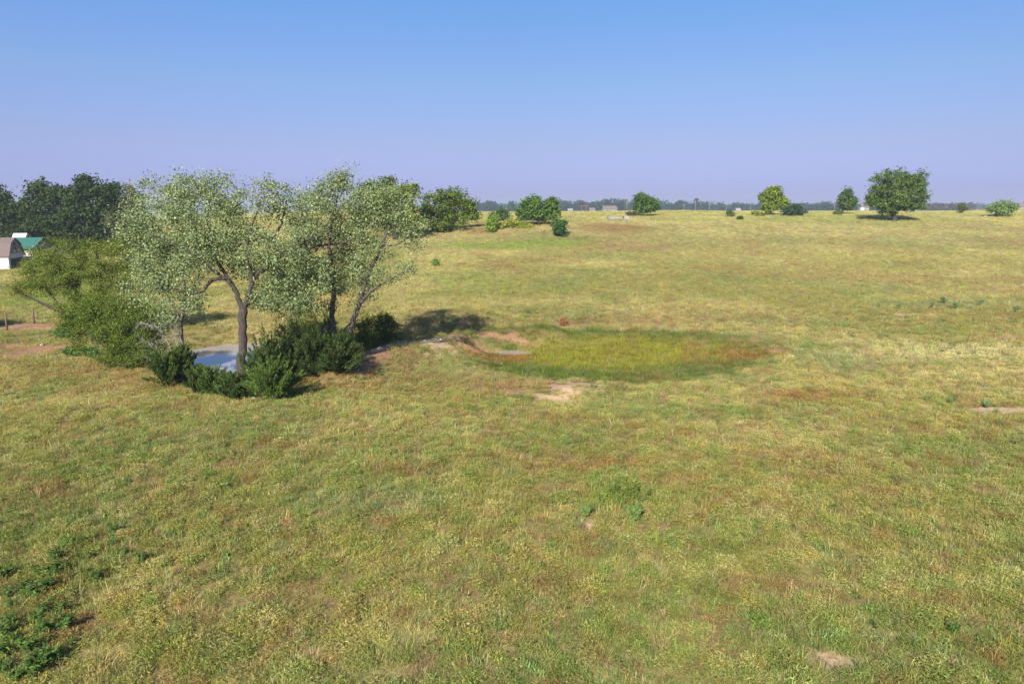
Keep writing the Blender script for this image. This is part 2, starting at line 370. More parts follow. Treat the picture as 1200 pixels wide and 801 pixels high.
# ------------------------------------------------------------------ water
mw, t, out = newmat('pond_water'); L = t.links
p = nd(t, 'ShaderNodeBsdfPrincipled'); p.inputs['Base Color'].default_value = (.30, .265, .265, 1); p.inputs['Roughness'].default_value = .05; p.inputs['IOR'].default_value = 1.33; p.inputs['Specular IOR Level'].default_value = .8
tc = nd(t, 'ShaderNodeTexCoord'); n1 = nd(t, 'ShaderNodeTexNoise'); n1.inputs['Scale'].default_value = 1.6; n1.inputs['Detail'].default_value = 3; L.new(tc.outputs['Object'], n1.inputs['Vector'])
b = nd(t, 'ShaderNodeBump'); b.inputs['Strength'].default_value = .12; b.inputs['Distance'].default_value = .06; L.new(n1.outputs['Fac'], b.inputs['Height']); L.new(b.outputs[0], p.inputs['Normal'])
L.new(p.outputs[0], out.inputs['Surface'])
def water(name, cx, cy, rx, ry, z):
    th = np.linspace(0, 2 * np.pi, 48, endpoint=False)
    o = MB().poly([(cx + rx * math.cos(q), cy + ry * math.sin(q), z) for q in th]).build(name, mw); tag(o, kind='structure'); return o
PZ = float(height(np.array([POND[0]]), np.array([POND[1]]))[0]) + .92
water('pond_water', POND[0], POND[1], POND[2], POND[3], PZ)
water('marsh_water', *PUDDLE, hz(*PUDDLE[:2]) + .25)

# ------------------------------------------------------------------ grass: one object of scattered tufts
def tuft_mesh(name, n, r, l0, l1, lean, wd, seed, droop=.5, broad=False):
    g = np.random.default_rng(seed); V = []; F = []; C = []
    for k in range(n):
        a = g.uniform(0, 2 * np.pi); rr = r * math.sqrt(g.uniform()); b = np.array([rr * math.cos(a), rr * math.sin(a), -.03])
        az = a + g.normal(0, 1.4); ln = g.uniform(l0, l1); le = abs(g.normal(lean, lean * .45)); wv = wd * g.uniform(.6, 1.3)
        d = np.array([math.cos(az), math.sin(az), 0]); s0 = np.array([-d[1], d[0], 0]); tw = g.uniform(-1, 1); s0 = s0 * math.cos(tw) + d * math.sin(tw)
        prof = ((0, .7), (.4, 1.0), (.75, .75), (1.0, .08)) if not broad else ((0, .15), (.35, .9), (.7, 1.0), (1.0, .1))
        i0 = len(V)
        for u, wf in prof:
            ang = le * (.4 + droop * 2 * u)
            p = b + ln * u * (d * math.sin(min(ang, 1.9)) + np.array([0, 0, math.cos(min(ang, 1.9))]))
            V += [p - s0 * wv * wf * .5, p + s0 * wv * wf * .5]
        for u in range(3): F.append((i0 + 2 * u, i0 + 2 * u + 1, i0 + 2 * u + 3, i0 + 2 * u + 2))
        v = g.uniform(.6, 1.4); hue = g.normal(0, .10); dry = g.uniform() < .2
        cc = np.array([v * (1 + hue), v, v * (1 - hue)])
        if dry: cc = cc * np.array([1.22, 1.1, 1.35])
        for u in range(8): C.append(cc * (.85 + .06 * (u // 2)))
    return mesh_np(name, np.array(V), np.array(F), np.array(C))
tufts = bpy.data.collections.new('grass_tufts')
specs = [(80, .23, .08, .23, 1.2, .0075, 1), (80, .26, .08, .21, 1.5, .0075, 2), (66, .22, .11, .28, 1.0, .0075, 3), (66, .26, .10, .26, 1.6, .007, 4), (44, .23, .16, .40, 1.2, .007, 5)]
for k, (n, r_, a0, a1, le, wd, s) in enumerate(specs):
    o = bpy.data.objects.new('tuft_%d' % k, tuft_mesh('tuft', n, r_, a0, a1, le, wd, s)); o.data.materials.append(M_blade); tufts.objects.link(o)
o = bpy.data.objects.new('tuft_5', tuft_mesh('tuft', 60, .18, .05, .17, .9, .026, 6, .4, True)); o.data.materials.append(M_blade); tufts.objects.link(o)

def leafy_mesh(name, n, seed):
    g = np.random.default_rng(seed); a = g.uniform(0, 6.283, n); r_ = .24 * np.sqrt(g.uniform(size=n)); zz = g.uniform(.02, .26, n) * (1 - 1.8 * r_)
    P = np.stack([r_ * np.cos(a), r_ * np.sin(a), zz], -1); u = g.normal(size=(n, 3)) * np.array([1, 1, .8]); u /= np.linalg.norm(u, axis=1, keepdims=True)
    v = np.cross(u, g.normal(size=(n, 3))); v /= np.linalg.norm(v, axis=1, keepdims=True); ln = g.uniform(.03, .10, n)[:, None]; wd = ln * g.uniform(.10, .24, n)[:, None]
    V = np.stack([P - u * ln * .5, P - v * wd * .5, P + u * ln * .5, P + v * wd * .5], 1).reshape(-1, 3)
    b = g.uniform(.6, 1.4, n); h_ = g.normal(0, .1, n); C = np.repeat(np.stack([b * (1 + h_), b, b * (1 - h_)], -1), 4, 0)
    return mesh_np(name, V, np.arange(4 * n).reshape(n, 4), C)
for k in (6, 7):
    o = bpy.data.objects.new('tuft_%d' % k, leafy_mesh('tuft', 260, 60 + k)); o.data.materials.append(M_blade); tufts.objects.link(o)

def scatter(y0, y1, dens, s0, s1, margin=6):
    out_ = []
    step = (y1 - y0) / max(1, int((y1 - y0) / 4)); yy = y0
    while yy < y1 - 1e-6:
        ym = yy + step; wl = .79 * ym + margin
        n = int(2 * wl * step * dens)
        out_.append(np.stack([rng.uniform(-wl, wl, n), rng.uniform(yy, ym, n), rng.uniform(s0, s1, n)], -1)); yy = ym
    return np.concatenate(out_)
pts = np.concatenate([scatter(9, 24, 46, .6, 1.1, 3), scatter(24, 40, 32, .65, 1.15, 4), scatter(40, 62, 15, .8, 1.4, 6), scatter(62, 100, 11, .9, 1.5, 8), scatter(100, 190, 4.5, 1.1, 1.9, 10)])
px_, py_ = pts[:, 0], pts[:, 1]
c, hf, bare, dc = pasture(px_, py_)
pondm = ell(px_, py_, *POND, .12, 21, .3)
keep = (rng.uniform(size=len(px_)) > bare * 1.05) & (pondm < .2) & (ell(px_, py_, *PUDDLE, .1, 28, .8) < .1)
dens_n = fbm(px_ / .9, py_ / .9, 81, 3)
thatch = rng.uniform(size=len(px_)) > .40 + 1.1 * ss(.3, .56, dens_n)
pts = pts[keep]; c = c[keep]; hf = hf[keep]; thatch = thatch[keep]; px_, py_ = pts[:, 0], pts[:, 1]; n = len(pts)
hf = np.where(thatch, hf * .6, hf); pts[:, 2] *= np.where(thatch, .85, 1.0)
print('tufts', n)
kind = rng.integers(0, 5, n); dry = vn(px_ / 3, py_ / 3, 83)
kind = np.where(thatch, rng.choice([1, 3], n), kind)
kind = np.where((rng.uniform(size=n) < .05 + .16 * ss(.55, .75, fbm(px_ / 3, py_ / 3, 84, 3))) & (py_ < 60), 5, kind)
kind = np.where((rng.uniform(size=n) < .26 * ss(75, 22, py_)) & (kind < 5), rng.integers(6, 8, n), kind)
forb = kind == 5
marsh_e = ell(px_, py_, ZM[0][0].cx, ZM[0][0].cy, ZM[0][0].rx, ZM[0][0].ry, ZM[0][0].warp, ZM[0][0].seed, ZM[0][0].sc); mm = ss(-.05, .3, marsh_e + .25 * (fbm(px_ / 1.2, py_ / 1.2, 86, 3) - .5))
thatch &= rng.uniform(size=n) > mm * .8; kind = np.where((mm > .5) & (kind > 4), 2, kind); forb = kind == 5
jit = np.clip(rng.normal(1, .23, (n, 1)), .4, 1.7) * np.stack([rng.normal(1, .06, n), np.ones(n), rng.normal(1, .09, n)], -1)
# single plants of other kinds mixed through the sward: dead russet stems, pale straw, fresh green, dark forbs
u = rng.uniform(size=n); cl = fbm(px_ / 1.1, py_ / 1.1, 85, 2); alt = np.zeros((n, 3)); aw = np.zeros(n)
for lo, hi, col_, wt in ((.0, .13, (166, 126, 92), .75), (.13, .22, (198, 184, 130), .7), (.22, .36, (128, 160, 66), .65), (.36, .44, (84, 108, 52), .65), (.44, .48, (196, 172, 62), .6), (.48, .53, (150, 164, 120), .6)):
    k_ = (u + .25 * (cl - .5) * (py_ < 70) > lo) & (u + .25 * (cl - .5) * (py_ < 70) <= hi); alt[k_] = lin(col_); aw[k_] = wt * (.35 + .65 * (py_[k_] < 60)) * (1 - .8 * mm[k_]) * np.where(kind[k_] > 5, .35, .85)
c = c + (alt - c) * aw[:, None]
c = np.where(thatch[:, None], c * .35 + lin((158, 126, 92))[None] * .65 * rng.uniform(.55, 1.15, (n, 1)), c)
jit = np.where((kind > 5)[:, None], .86 * (.5 + .5 * jit), jit)
tint_c = c * np.where((py_ > 62)[:, None], np.array([[.965, 1.0, .97]]), np.array([[1.035, 1.0, 1.04]])) * 1.09 * jit * (1.0 - .10 * mm[:, None]) * (1 + .03 * ss(45, 110, py_))[:, None]
tint_c[forb] = (lin((104, 130, 66))[None] * rng.uniform(.6, 1.35, (forb.sum(), 1)))
pm = bpy.data.meshes.new('grass'); pm.vertices.add(n)
pm.vertices.foreach_set('co', np.stack([px_, py_, height(px_, py_)], -1).astype(np.float32).ravel())
def attr(name, typ, arr, key):
    a_ = pm.attributes.new(name, typ, 'POINT'); a_.data.foreach_set(key, np.ascontiguousarray(arr).ravel())
attr('tint', 'FLOAT_COLOR', np.concatenate([np.clip(tint_c, .005, .9), np.ones((n, 1))], 1).astype(np.float32), 'color')
attr('rot', 'FLOAT_VECTOR', np.stack([rng.normal(0, .12, n), rng.normal(0, .12, n), rng.uniform(0, 6.283, n)], -1).astype(np.float32), 'vector')
sc_ = pts[:, 2] * rng.uniform(.85, 1.15, n); hh = np.where(forb, .9, np.clip(hf, .35, 1.9))
attr('scl', 'FLOAT_VECTOR', np.stack([sc_, sc_, np.minimum(sc_, 1.35) * hh], -1).astype(np.float32), 'vector')
attr('idx', 'INT', kind.astype(np.int32), 'value')
gro = bpy.data.objects.new('grass', pm); COL.objects.link(gro)
tag(gro, 'knee high pasture grass, olive green and straw coloured, all over the field', 'grass', kind='stuff')
def instancer(obj, coll, name):
    gn = bpy.data.node_groups.new(name, 'GeometryNodeTree')
    gn.interface.new_socket('Geometry', in_out='INPUT', socket_type='NodeSocketGeometry'); gn.interface.new_socket('Geometry', in_out='OUTPUT', socket_type='NodeSocketGeometry')
    N, L = gn.nodes, gn.links
    gi = N.new('NodeGroupInput'); go_ = N.new('NodeGroupOutput'); io = N.new('GeometryNodeInstanceOnPoints')
    ci = N.new('GeometryNodeCollectionInfo'); ci.inputs['Collection'].default_value = coll; ci.inputs['Separate Children'].default_value = True; ci.inputs['Reset Children'].default_value = True
    io.inputs['Pick Instance'].default_value = True
    L.new(gi.outputs[0], io.inputs['Points']); L.new(ci.outputs[0], io.inputs['Instance'])
    for nm, typ, sock in (('rot', 'FLOAT_VECTOR', 'Rotation'), ('scl', 'FLOAT_VECTOR', 'Scale'), ('idx', 'INT', 'Instance Index')):
        a_ = N.new('GeometryNodeInputNamedAttribute'); a_.data_type = typ; a_.inputs['Name'].default_value = nm
        L.new(a_.outputs['Attribute'], io.inputs[sock])
    L.new(io.outputs[0], go_.inputs[0])
    md = obj.modifiers.new(name, 'NODES'); md.node_group = gn
instancer(gro, tufts, 'grass_scatter')

# ------------------------------------------------------------------ trees
def leaves(P, Nrm, size, aspect, col, jit=.28, g=rng, hue=.07):
    """one folded leaf face per point"""
    n = len(P); Nrm = Nrm / (np.linalg.norm(Nrm, axis=1, keepdims=True) + 1e-9)
    t_ = g.normal(size=(n, 3)); u = np.cross(Nrm, t_); u /= np.linalg.norm(u, axis=1, keepdims=True) + 1e-9; v = np.cross(Nrm, u)
    s = (size * g.uniform(.65, 1.3, n))[:, None]; wv = s * aspect
    fold = Nrm * wv * g.uniform(-.1, .35, n)[:, None]
    V = np.stack([P - u * s * .5, P - v * wv * .5 + fold - u * s * .08, P + u * s * .5, P + v * wv * .5 + fold - u * s * .08], 1).reshape(-1, 3)
    F = np.arange(4 * n).reshape(n, 4)
    b = np.exp(g.normal(0, jit, n)); h_ = g.normal(0, hue, n)
    C = np.asarray(col)[None] * np.stack([b * (1 + h_), b, b * (1 - h_)], -1)
    return V, F, np.clip(np.repeat(C, 4, 0), .004, .85)
def prisms(A, B, ra, rb, k=4):
    """many small tapered twigs at once"""
    d = B - A; d = d / (np.linalg.norm(d, axis=1, keepdims=True) + 1e-9)
    ref = np.where(np.abs(d[:, 2:3]) < .9, np.array([[0, 0, 1.0]]), np.array([[1.0, 0, 0]]))
    u = np.cross(d, ref); u /= np.linalg.norm(u, axis=1, keepdims=True); v = np.cross(d, u)
    V = []
    for P, r_ in ((A, ra), (B, rb)):
        for j in range(k):
            q = 2 * math.pi * j / k; V.append(P + (u * math.cos(q) + v * math.sin(q)) * r_[:, None])
    V = np.stack(V, 1); n = len(A)
    idx = np.array([(j, (j + 1) % k, k + (j + 1) % k, k + j) for j in range(k)])
    F = (np.arange(n)[:, None, None] * 2 * k + idx[None]).reshape(-1, 4)
    return V.reshape(-1, 3), F
def spline(pts, sub=5):
    P = np.array(pts, float); out_ = []
    n = len(P)
    for k in range(n - 1):
        p0, p1, p2, p3 = P[max(k - 1, 0)], P[k], P[k + 1], P[min(k + 2, n - 1)]
        for s in range(sub):
            t_ = s / sub; out_.append(.5 * ((2 * p1) + (-p0 + p2) * t_ + (2 * p0 - 5 * p1 + 4 * p2 - p3) * t_ ** 2 + (-p0 + 3 * p1 - 3 * p2 + p3) * t_ ** 3))
    out_.append(P[-1]); return np.array(out_)

def tree(name, label, cat, base, limbs, blobs, ntips, per, size, aspect, col, bark, leafm=None, group=None, sig=.3, up=.5, seed=1, jit=.28,
         shell=.5, wood_lvl=1.0, crown='crown', trunk='trunk', hue=.07, gaps=0.0, twig=.008, outw=.3, pale=None):
    """base: world point.  limbs: polylines of (px,py,dd,radius in m).  blobs: ellipses (px,py,rx,ry[,dd]) of foliage in the photograph at the tree's depth"""
    g = np.random.default_rng(seed); z0 = depth(base); mpp = z0 / FPX
    root = empty(name, tuple(base)); tag(root, label, cat, group)
    B = np.array(base)
    nodes, rads, TV, TF = [], [], [], []
    off = 0; mb = MB()
    for li in limbs:
        P = np.array([np.append(lift(a_, b_, z0 + d_), r_) for a_, b_, d_, r_ in li]); P = spline(P, 6)
        P[1:-1, :3] += g.normal(0, .18, (len(P) - 2, 3)) * P[1:-1, 3:4]
        mb.tube(P[:, :3] - B, np.maximum(P[:, 3], .006) * g.uniform(.92, 1.08, len(P)), 8)
        nodes += list(P[:, :3]); rads += list(P[:, 3])
    nodes = list(nodes); rads = list(rads)
    # foliage tips in the blobs
    area = np.array([b_[2] * b_[3] for b_ in blobs], float); area /= area.sum(); tips = []; TC = []
    for (bl, ar) in zip(blobs, area):
        cx_, cy_, rx_, ry_ = bl[:4]; dd = bl[4] if len(bl) > 4 else 0.0; c0 = lift(cx_, cy_, z0 + dd)
        n = max(3, int(round(ar * ntips))); d = g.normal(size=(n, 3)); d /= np.linalg.norm(d, axis=1, keepdims=True)
        rr = np.where(g.uniform(size=n) < shell, g.uniform(.78, 1.03, n), g.uniform(size=n) ** (1 / 3.0) * .9)
        rdep = min(rx_, max(ry_, rx_ * .75)) * mpp
        pt = c0 + d * rr[:, None] * np.array([rx_ * mpp, rdep, ry_ * mpp])
        tips.append(pt); TC.append(np.repeat(c0[None], n, 0))
    tips = np.concatenate(tips); TC = np.concatenate(TC)
    if gaps:
        nz = vn(tips[:, 0] / (14 * mpp) + tips[:, 1] * .3, tips[:, 2] / (11 * mpp) + tips[:, 1] * .2, seed + 5); tips = tips[nz > gaps]; TC = TC[nz > gaps]
    gz = height(tips[:, 0], tips[:, 1]); ok = tips[:, 2] > gz + .12; tips = tips[ok]; TC = TC[ok]
    N0 = np.array(nodes); dd0 = np.min(np.linalg.norm(tips[:, None] - N0[None], axis=2), axis=1); order = np.argsort(dd0)
    cap = len(nodes) + 5 * len(tips) + 5; NA = np.zeros((cap, 3)); RA = np.zeros(cap); NA[:len(nodes)] = N0; RA[:len(nodes)] = rads; m = len(nodes)
    sA, sB, ra, rb, LP, LW, LC = [], [], [], [], [], [], []
    for ti in order:
        tp = tips[ti]; dv = NA[:m] - tp; di = np.sqrt((dv ** 2).sum(1)) + .25 * np.maximum(dv[:, 2], 0) * 1.2
        k = int(np.argmin(di)); st = NA[k]; ln = np.linalg.norm(tp - st)
        r0 = min(RA[k] * .7, twig + .012 * ln); prev = st; pr = r0
        bend = g.normal(0, .10 * ln, 3) + np.array([0, 0, .08 * ln])
        for s in (1 / 3, 2 / 3, 1.0):
            q_ = st + (tp - st) * s + bend * math.sin(math.pi * s)
            r1 = max(r0 * (1 - .75 * s), twig * .4); sA.append(prev); sB.append(q_); ra.append(pr); rb.append(r1); prev = q_; pr = r1
            NA[m] = q_; RA[m] = r1; m += 1
        LP.append(tp); LW.append(st); LC.append(TC[ti])
    if sA:
        V, F = prisms(np.array(sA) - B, np.array(sB) - B, np.array(ra), np.array(rb), 3)
        if pale: link('twigs', mesh_np('twigs', V, F), pale, root)
        else: i0 = len(mb.v); mb.v += [tuple(v) for v in V]; mb.f += [tuple(f + i0) for f in F]
    mb.build(trunk, bark, root, True)
    LP = np.array(LP); LW = np.array(LW); LC = np.array(LC)
    n = len(LP) * per; k = g.integers(0, len(LP), n); tt = g.uniform(0, 1, n) ** 2.2
    clump = np.clip(np.exp(g.normal(0, .35, len(LP))), .5, 1.5)
    P = LP[k] + (LW[k] - LP[k]) * np.minimum(tt, .6 * sig / (np.linalg.norm(LW[k] - LP[k], axis=1) + .01) * 3)[:, None] + np.clip(g.normal(size=(n, 3)), -1.5, 1.5) * (sig * clump[k])[:, None] * np.array([1, 1, .75])
    ow = P - LC[k]; ow /= np.linalg.norm(ow, axis=1, keepdims=True) + 1e-6; Nr = g.normal(size=(n, 3)) + np.array([0, 0, up]) + ow * outw
    P = P[:]; gz = height(P[:, 0], P[:, 1]); ok = P[:, 2] > gz + .03; P = P[ok]; Nr = Nr[ok]
    V, F, C = leaves(P - B, Nr, size, aspect, col, jit, g, hue)
    link(crown, mesh_np(crown, V, F, C), leafm or M_leaf_far, root)
    return root

# ---- the three cottonwoods over the pond
CW = lin((134, 148, 94)) * .82
b1 = at(283, 462)
tree('cottonwood_tree', 'cottonwood with one straight dark trunk standing alone between the junipers before the pond', 'tree', b1,
     [[(284, 464, 0, .30), (283, 440, 0, .235), (284, 405, 0, .215), (285, 362, 0, .22)],
      [(285, 364, 0, .155), (293, 340, .1, .135), (297, 326, .1, .13), (308, 316, .2, .12), (322, 308, .3, .11), (328, 296, .3, .095), (318, 283, .5, .07), (330, 262, .8, .06), (336, 235, 1.0, .035)],
      [(285, 364, 0, .15), (279, 348, -.1, .13), (272, 334, -.3, .115), (262, 326, -.4, .10), (248, 329, -.6, .085), (238, 340, -.7, .07), (222, 345, -.8, .07), (200, 335, -.6, .05), (180, 318, -.5, .035)],
      [(272, 334, -.3, .12), (262, 318, .2, .09), (250, 296, .4, .07), (243, 265, .5, .05), (246, 230, .5, .03)],
      [(297, 326, .1, .11), (290, 305, -.5, .08), (292, 275, -.7, .06), (305, 240, -.6, .035)],
      [(328, 298, .3, .09), (345, 292, .4, .07), (362, 280, .6, .05), (380, 275, .7, .03)],
      [(262, 326, -.4, .09), (235, 305, -1.0, .06), (205, 285, -1.4, .045), (175, 275, -1.6, .03)]],
     [(235, 250, 44, 36), (215, 222, 30, 20, .5), (245, 212, 26, 12, .3), (180, 262, 36, 36, -.4), (165, 300, 30, 26, -.3), (212, 305, 46, 34, -.8), (190, 335, 30, 18, -.6), (225, 352, 26, 14, -.8), (300, 250, 44, 34, .2), (315, 218, 24, 14, .6), (345, 255, 34, 34, .8),
      (288, 300, 36, 24, 1.0), (340, 305, 34, 24, .3), (325, 338, 34, 18, .4), (352, 330, 20, 14, .5), (172, 225, 14, 16, 0), (200, 210, 26, 8, .2), (265, 232, 16, 22, .4), (262, 282, 30, 24, -.6), (152, 280, 16, 26, 0), (352, 345, 22, 18, .2), (310, 350, 22, 16, .8), (232, 285, 40, 26, .8), (322, 346, 28, 20, .2), (346, 352, 24, 20, .6), (304, 318, 26, 18, .9), (362, 322, 26, 24, .2), (320, 285, 40, 30, -.8), (165, 340, 26, 18, .4)],
     1120, 58, .097, .8, CW, M_bark_dark, M_leaf, None, .27, .35, 11, .24, .45, hue=.08, gaps=.30, pale=M_twig)
b2 = at(213, 440)
tree('cottonwood_tree', 'slender young cottonwood with a thin pale trunk behind the dead twigs beside the pond', 'tree', b2,
     [[(213, 440, 0, .15), (214, 410, 0, .125), (212, 380, 0, .115), (216, 345, 0, .10), (210, 310, .2, .08), (204, 270, .3, .055), (200, 230, .4, .03)],
      [(214, 350, 0, .08), (230, 330, .5, .06), (238, 300, .8, .04), (236, 262, .9, .025)], [(212, 375, 0, .07), (198, 350, -.3, .05), (182, 330, -.4, .035), (165, 310, -.5, .02)]],
     [(200, 255, 40, 40, .6), (215, 300, 40, 30, .8), (185, 310, 32, 26, .5), (205, 350, 30, 20, .2), (228, 362, 16, 12, .3), (195, 372, 18, 12, 0), (222, 222, 22, 16, .8)],
     300, 58, .095, .8, CW * np.array([.98, 1.0, 1.04]), M_bark_grey, M_leaf, None, .27, .35, 12, .24, .45, hue=.08, gaps=.24, pale=M_twig)
b3 = at(396, 424)
tree('cottonwood_tree', 'wide leaning cottonwood with several grey trunks rising from dark bushes by the sandy berm', 'tree', b3,
     [[(396, 426, 0, 0.197), (393, 400, 0, 0.164), (389, 370, 0, 0.148), (391, 340, .1, 0.135), (388, 308, .2, 0.115), (386, 280, .3, 0.090), (392, 250, .4, 0.066), (398, 215, .5, 0.033)],
      [(399, 426, 0, 0.197), (405, 400, -.1, 0.164), (413, 378, -.2, 0.148), (420, 358, -.3, 0.135), (428, 332, -.3, 0.115), (437, 310, -.3, 0.098), (447, 290, -.3, 0.082), (455, 268, -.2, 0.066), (464, 245, -.1, 0.037)],
      [(420, 358, -.3, 0.098), (432, 344, -.6, 0.086), (444, 334, -.8, 0.074), (456, 329, -.9, 0.057), (470, 320, -1.0, 0.037), (488, 318, -1.0, 0.021)],
      [(450, 286, -.3, 0.066), (466, 286, -.6, 0.049), (482, 272, -.8, 0.037), (492, 260, -.9, 0.016)],
      [(391, 335, .1, 0.090), (372, 312, .3, 0.066), (360, 290, .5, 0.049), (352, 262, .6, 0.029)],
      [(386, 285, .3, 0.074), (404, 266, .1, 0.057), (420, 246, 0, 0.041), (428, 225, 0, 0.021)],
      [(340, 303, -2.5, 0.082), (372, 288, -1.6, 0.074), (398, 285, -1.0, 0.057), (420, 276, -.7, 0.041), (440, 262, -.5, 0.025)]],
     [(400, 240, 40, 30), (390, 212, 28, 15, .2), (405, 206, 16, 10, .1), (440, 245, 36, 28, -.2), (462, 238, 34, 18, .2), (478, 258, 24, 22, -.3), (440, 285, 34, 20, -.3), (478, 283, 20, 12, -.5), (365, 260, 34, 34, .6), (360, 300, 32, 26, .4),
      (395, 300, 30, 24, .5), (420, 310, 24, 14, 0), (462, 318, 24, 12, -.8), (484, 314, 16, 12, -.9), (372, 335, 26, 18, .5), (425, 345, 16, 14, .2), (378, 222, 20, 14, .5), (340, 330, 22, 22, .4), (400, 270, 46, 34, .8), (440, 262, 40, 26, .8), (355, 232, 22, 18, .6), (380, 350, 26, 16, .4), (395, 325, 30, 16, .6), (412, 335, 24, 16, .4), (428, 318, 20, 14, -.5)],
     900, 58, .10, .8, CW * np.array([1.0, .99, .98]), M_bark_grey, M_leaf, None, .29, .35, 13, .24, .45, hue=.08, gaps=.31, pale=M_twig)

# ---- willows
WL = lin((118, 130, 56)) * .76
b4 = at(118, 416)
tree('willow_tree', 'spreading yellow green willow with long low limbs reaching over the mown grass', 'tree', at_dist(118, b4[1] + 3.2),
     [[(122, 420, 0, .22), (105, 392, 0, .18), (78, 370, 0, .13), (55, 358, 0, .10), (34, 348, -.1, .07), (18, 340, -.2, .04)],
      [(110, 398, 0, .16), (98, 360, .2, .13), (84, 330, .3, .10), (70, 305, .4, .06)], [(118, 412, 0, .16), (116, 372, .3, .13), (118, 330, .4, .10), (112, 295, .5, .06)], [(78, 370, 0, .08), (60, 345, .5, .06), (45, 325, .6, .04)]],
     [(110, 312, 44, 26, .8), (66, 318, 40, 22, .5), (75, 297, 40, 18, .3), (120, 298, 34, 20, .5), (48, 322, 34, 18, 0), (30, 338, 20, 12, -.2), (85, 330, 34, 20, .2), (120, 335, 30, 24, .4), (70, 350, 30, 12, 0), (105, 360, 26, 16, .2), (150, 310, 26, 26, .6)],
     850, 110, .12, .30, WL, M_bark_dark, M_leaf_far, None, .24, .4, 14, .36, .6, hue=.1, gaps=.23, outw=.7)
tree('willow_tree', 'rounded low willow bush, bright yellow green, dark at its foot beside the pond bank', 'tree', b4 + np.array([1.6, -.6, 0]) * 0 + (at(142, 432) - b4),
     [[(142, 432, 0, .16), (130, 405, 0, .12), (112, 385, -.1, .08), (96, 372, -.2, .05)], [(144, 432, 0, .16), (146, 400, .1, .12), (150, 370, .2, .08), (152, 345, .2, .04)], [(146, 432, 0, .14), (160, 410, 0, .10), (176, 392, .1, .06), (186, 378, .1, .03)],
      [(140, 430, 0, .13), (132, 395, -.5, .09), (128, 362, -.7, .05)]],
     [(130, 362, 40, 22, 0), (98, 376, 24, 20, -.2), (150, 385, 38, 24, -.2), (120, 398, 36, 22, -.3), (172, 378, 22, 24, .2), (165, 408, 28, 18, -.2), (85, 368, 14, 12, 0), (140, 418, 30, 12, 0)],
     800, 120, .12, .30, WL * .85 * np.array([.92, 1.0, .95]), M_bark_dark, M_leaf_far, None, .22, .4, 15, .34, .6, hue=.1, gaps=.28, outw=.7)

# ---- junipers: stem, and foliage of upright sprays
JN = lin((82, 100, 50)) * .78
def juniper(label, px, py, wpx, hpx, n=26, col=JN, seed=1, tall=1.0, group='young junipers at the pond edge'):
    g = np.random.default_rng(seed); b = at(px, py); m = depth(b) / FPX; H = hpx * m; R = wpx * m / 2
    root = empty('juniper_bush', tuple(b)); tag(root, label, 'bush', group)
    mb = MB().tube([(0, 0, -.1), (.02, .01, H * .5), (0, 0, H * .9)], [.06, .04, .012], 6)
    A, D, S = [], [], []
    for k in range(n // 2):
        az = g.uniform(0, 6.283); z0 = H * g.uniform(.0, .6) ; prof = (1 - z0 / H) ** (.8 * tall) * g.uniform(.7, 1.1)
        L_ = R * prof * 1.1 + .15; rise = g.uniform(.75, 1.9) * tall
        d = np.array([math.cos(az), math.sin(az), rise]); d /= np.linalg.norm(d); e = np.array([0, 0, z0]) + d * L_ * 1.25
        mb.tube([(0, 0, z0), tuple(np.array([0, 0, z0]) + d * L_ * .5), tuple(e)], [.02, .013, .004], 4)
        ns = int(70 + 100 * L_)
        u = g.uniform(.18, 1, ns); base_ = np.array([0, 0, z0])[None] + d[None] * (u * L_ * 1.25)[:, None] + g.normal(0, 1, (ns, 3)) * ((.035 + .03 * R) * (1.25 - u))[:, None]
        dr = d[None] + g.normal(0, .38, (ns, 3)) + np.array([0, 0, .3]); A.append(base_); D.append(dr); S.append(g.uniform(.09, .22, ns) * (1.15 - .4 * u))
    for k in range(20):
        az = g.uniform(0, 6.283); r_ = R * g.uniform(.1, 1.15); e = np.array([r_ * math.cos(az), r_ * math.sin(az), H * g.uniform(.6, 1.12) * (1 - .5 * r_ / R)]); z0 = H * .1
        mb.tube([(0, 0, z0), tuple(e * .5 + np.array([0, 0, z0 * .4])), tuple(e)], [.025, .016, .004], 4)
        ns = 210; u = g.uniform(.15, 1, ns); A.append(np.array([0, 0, z0]) * (1 - u)[:, None] + e * u[:, None] + g.normal(0, 1, (ns, 3)) * (.02 + .13 * (1.05 - u))[:, None])
        dn = e / np.linalg.norm(e); D.append(dn + g.normal(0, .4, (ns, 3)) + np.array([0, 0, .3])); S.append(g.uniform(.09, .22, ns))
    ns = int(150); zz = H * g.uniform(.25, 1, ns); A.append(np.stack([g.normal(0, .05, ns), g.normal(0, .05, ns), zz], -1)); D.append(g.normal(0, .5, (ns, 3)) + np.array([0, 0, 1.0])); S.append(g.uniform(.12, .25, ns))
    A = np.concatenate(A); D = np.concatenate(D); S = np.concatenate(S); D /= np.linalg.norm(D, axis=1, keepdims=True)
    ok = A[:, 2] > -.02; A, D, S = A[ok], D[ok], S[ok]; nn = len(A)
    u = np.cross(D, g.normal(size=(nn, 3))); u /= np.linalg.norm(u, axis=1, keepdims=True); s = S[:, None]
    V = np.stack([A, A + D * s * .45 - u * s * .12, A + D * s, A + D * s * .45 + u * s * .12], 1).reshape(-1, 3)
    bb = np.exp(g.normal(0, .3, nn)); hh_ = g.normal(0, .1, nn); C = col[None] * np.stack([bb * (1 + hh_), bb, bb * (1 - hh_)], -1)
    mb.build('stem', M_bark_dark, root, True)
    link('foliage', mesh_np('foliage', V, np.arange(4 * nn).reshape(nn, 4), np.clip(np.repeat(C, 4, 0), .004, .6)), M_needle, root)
JB = JN * np.array([1.1, 1.15, .9])
juniper('bushy bright green juniper at the end of the row beside the dead twigs', 198, 454, 60, 50, 60, JB * .9, 21)
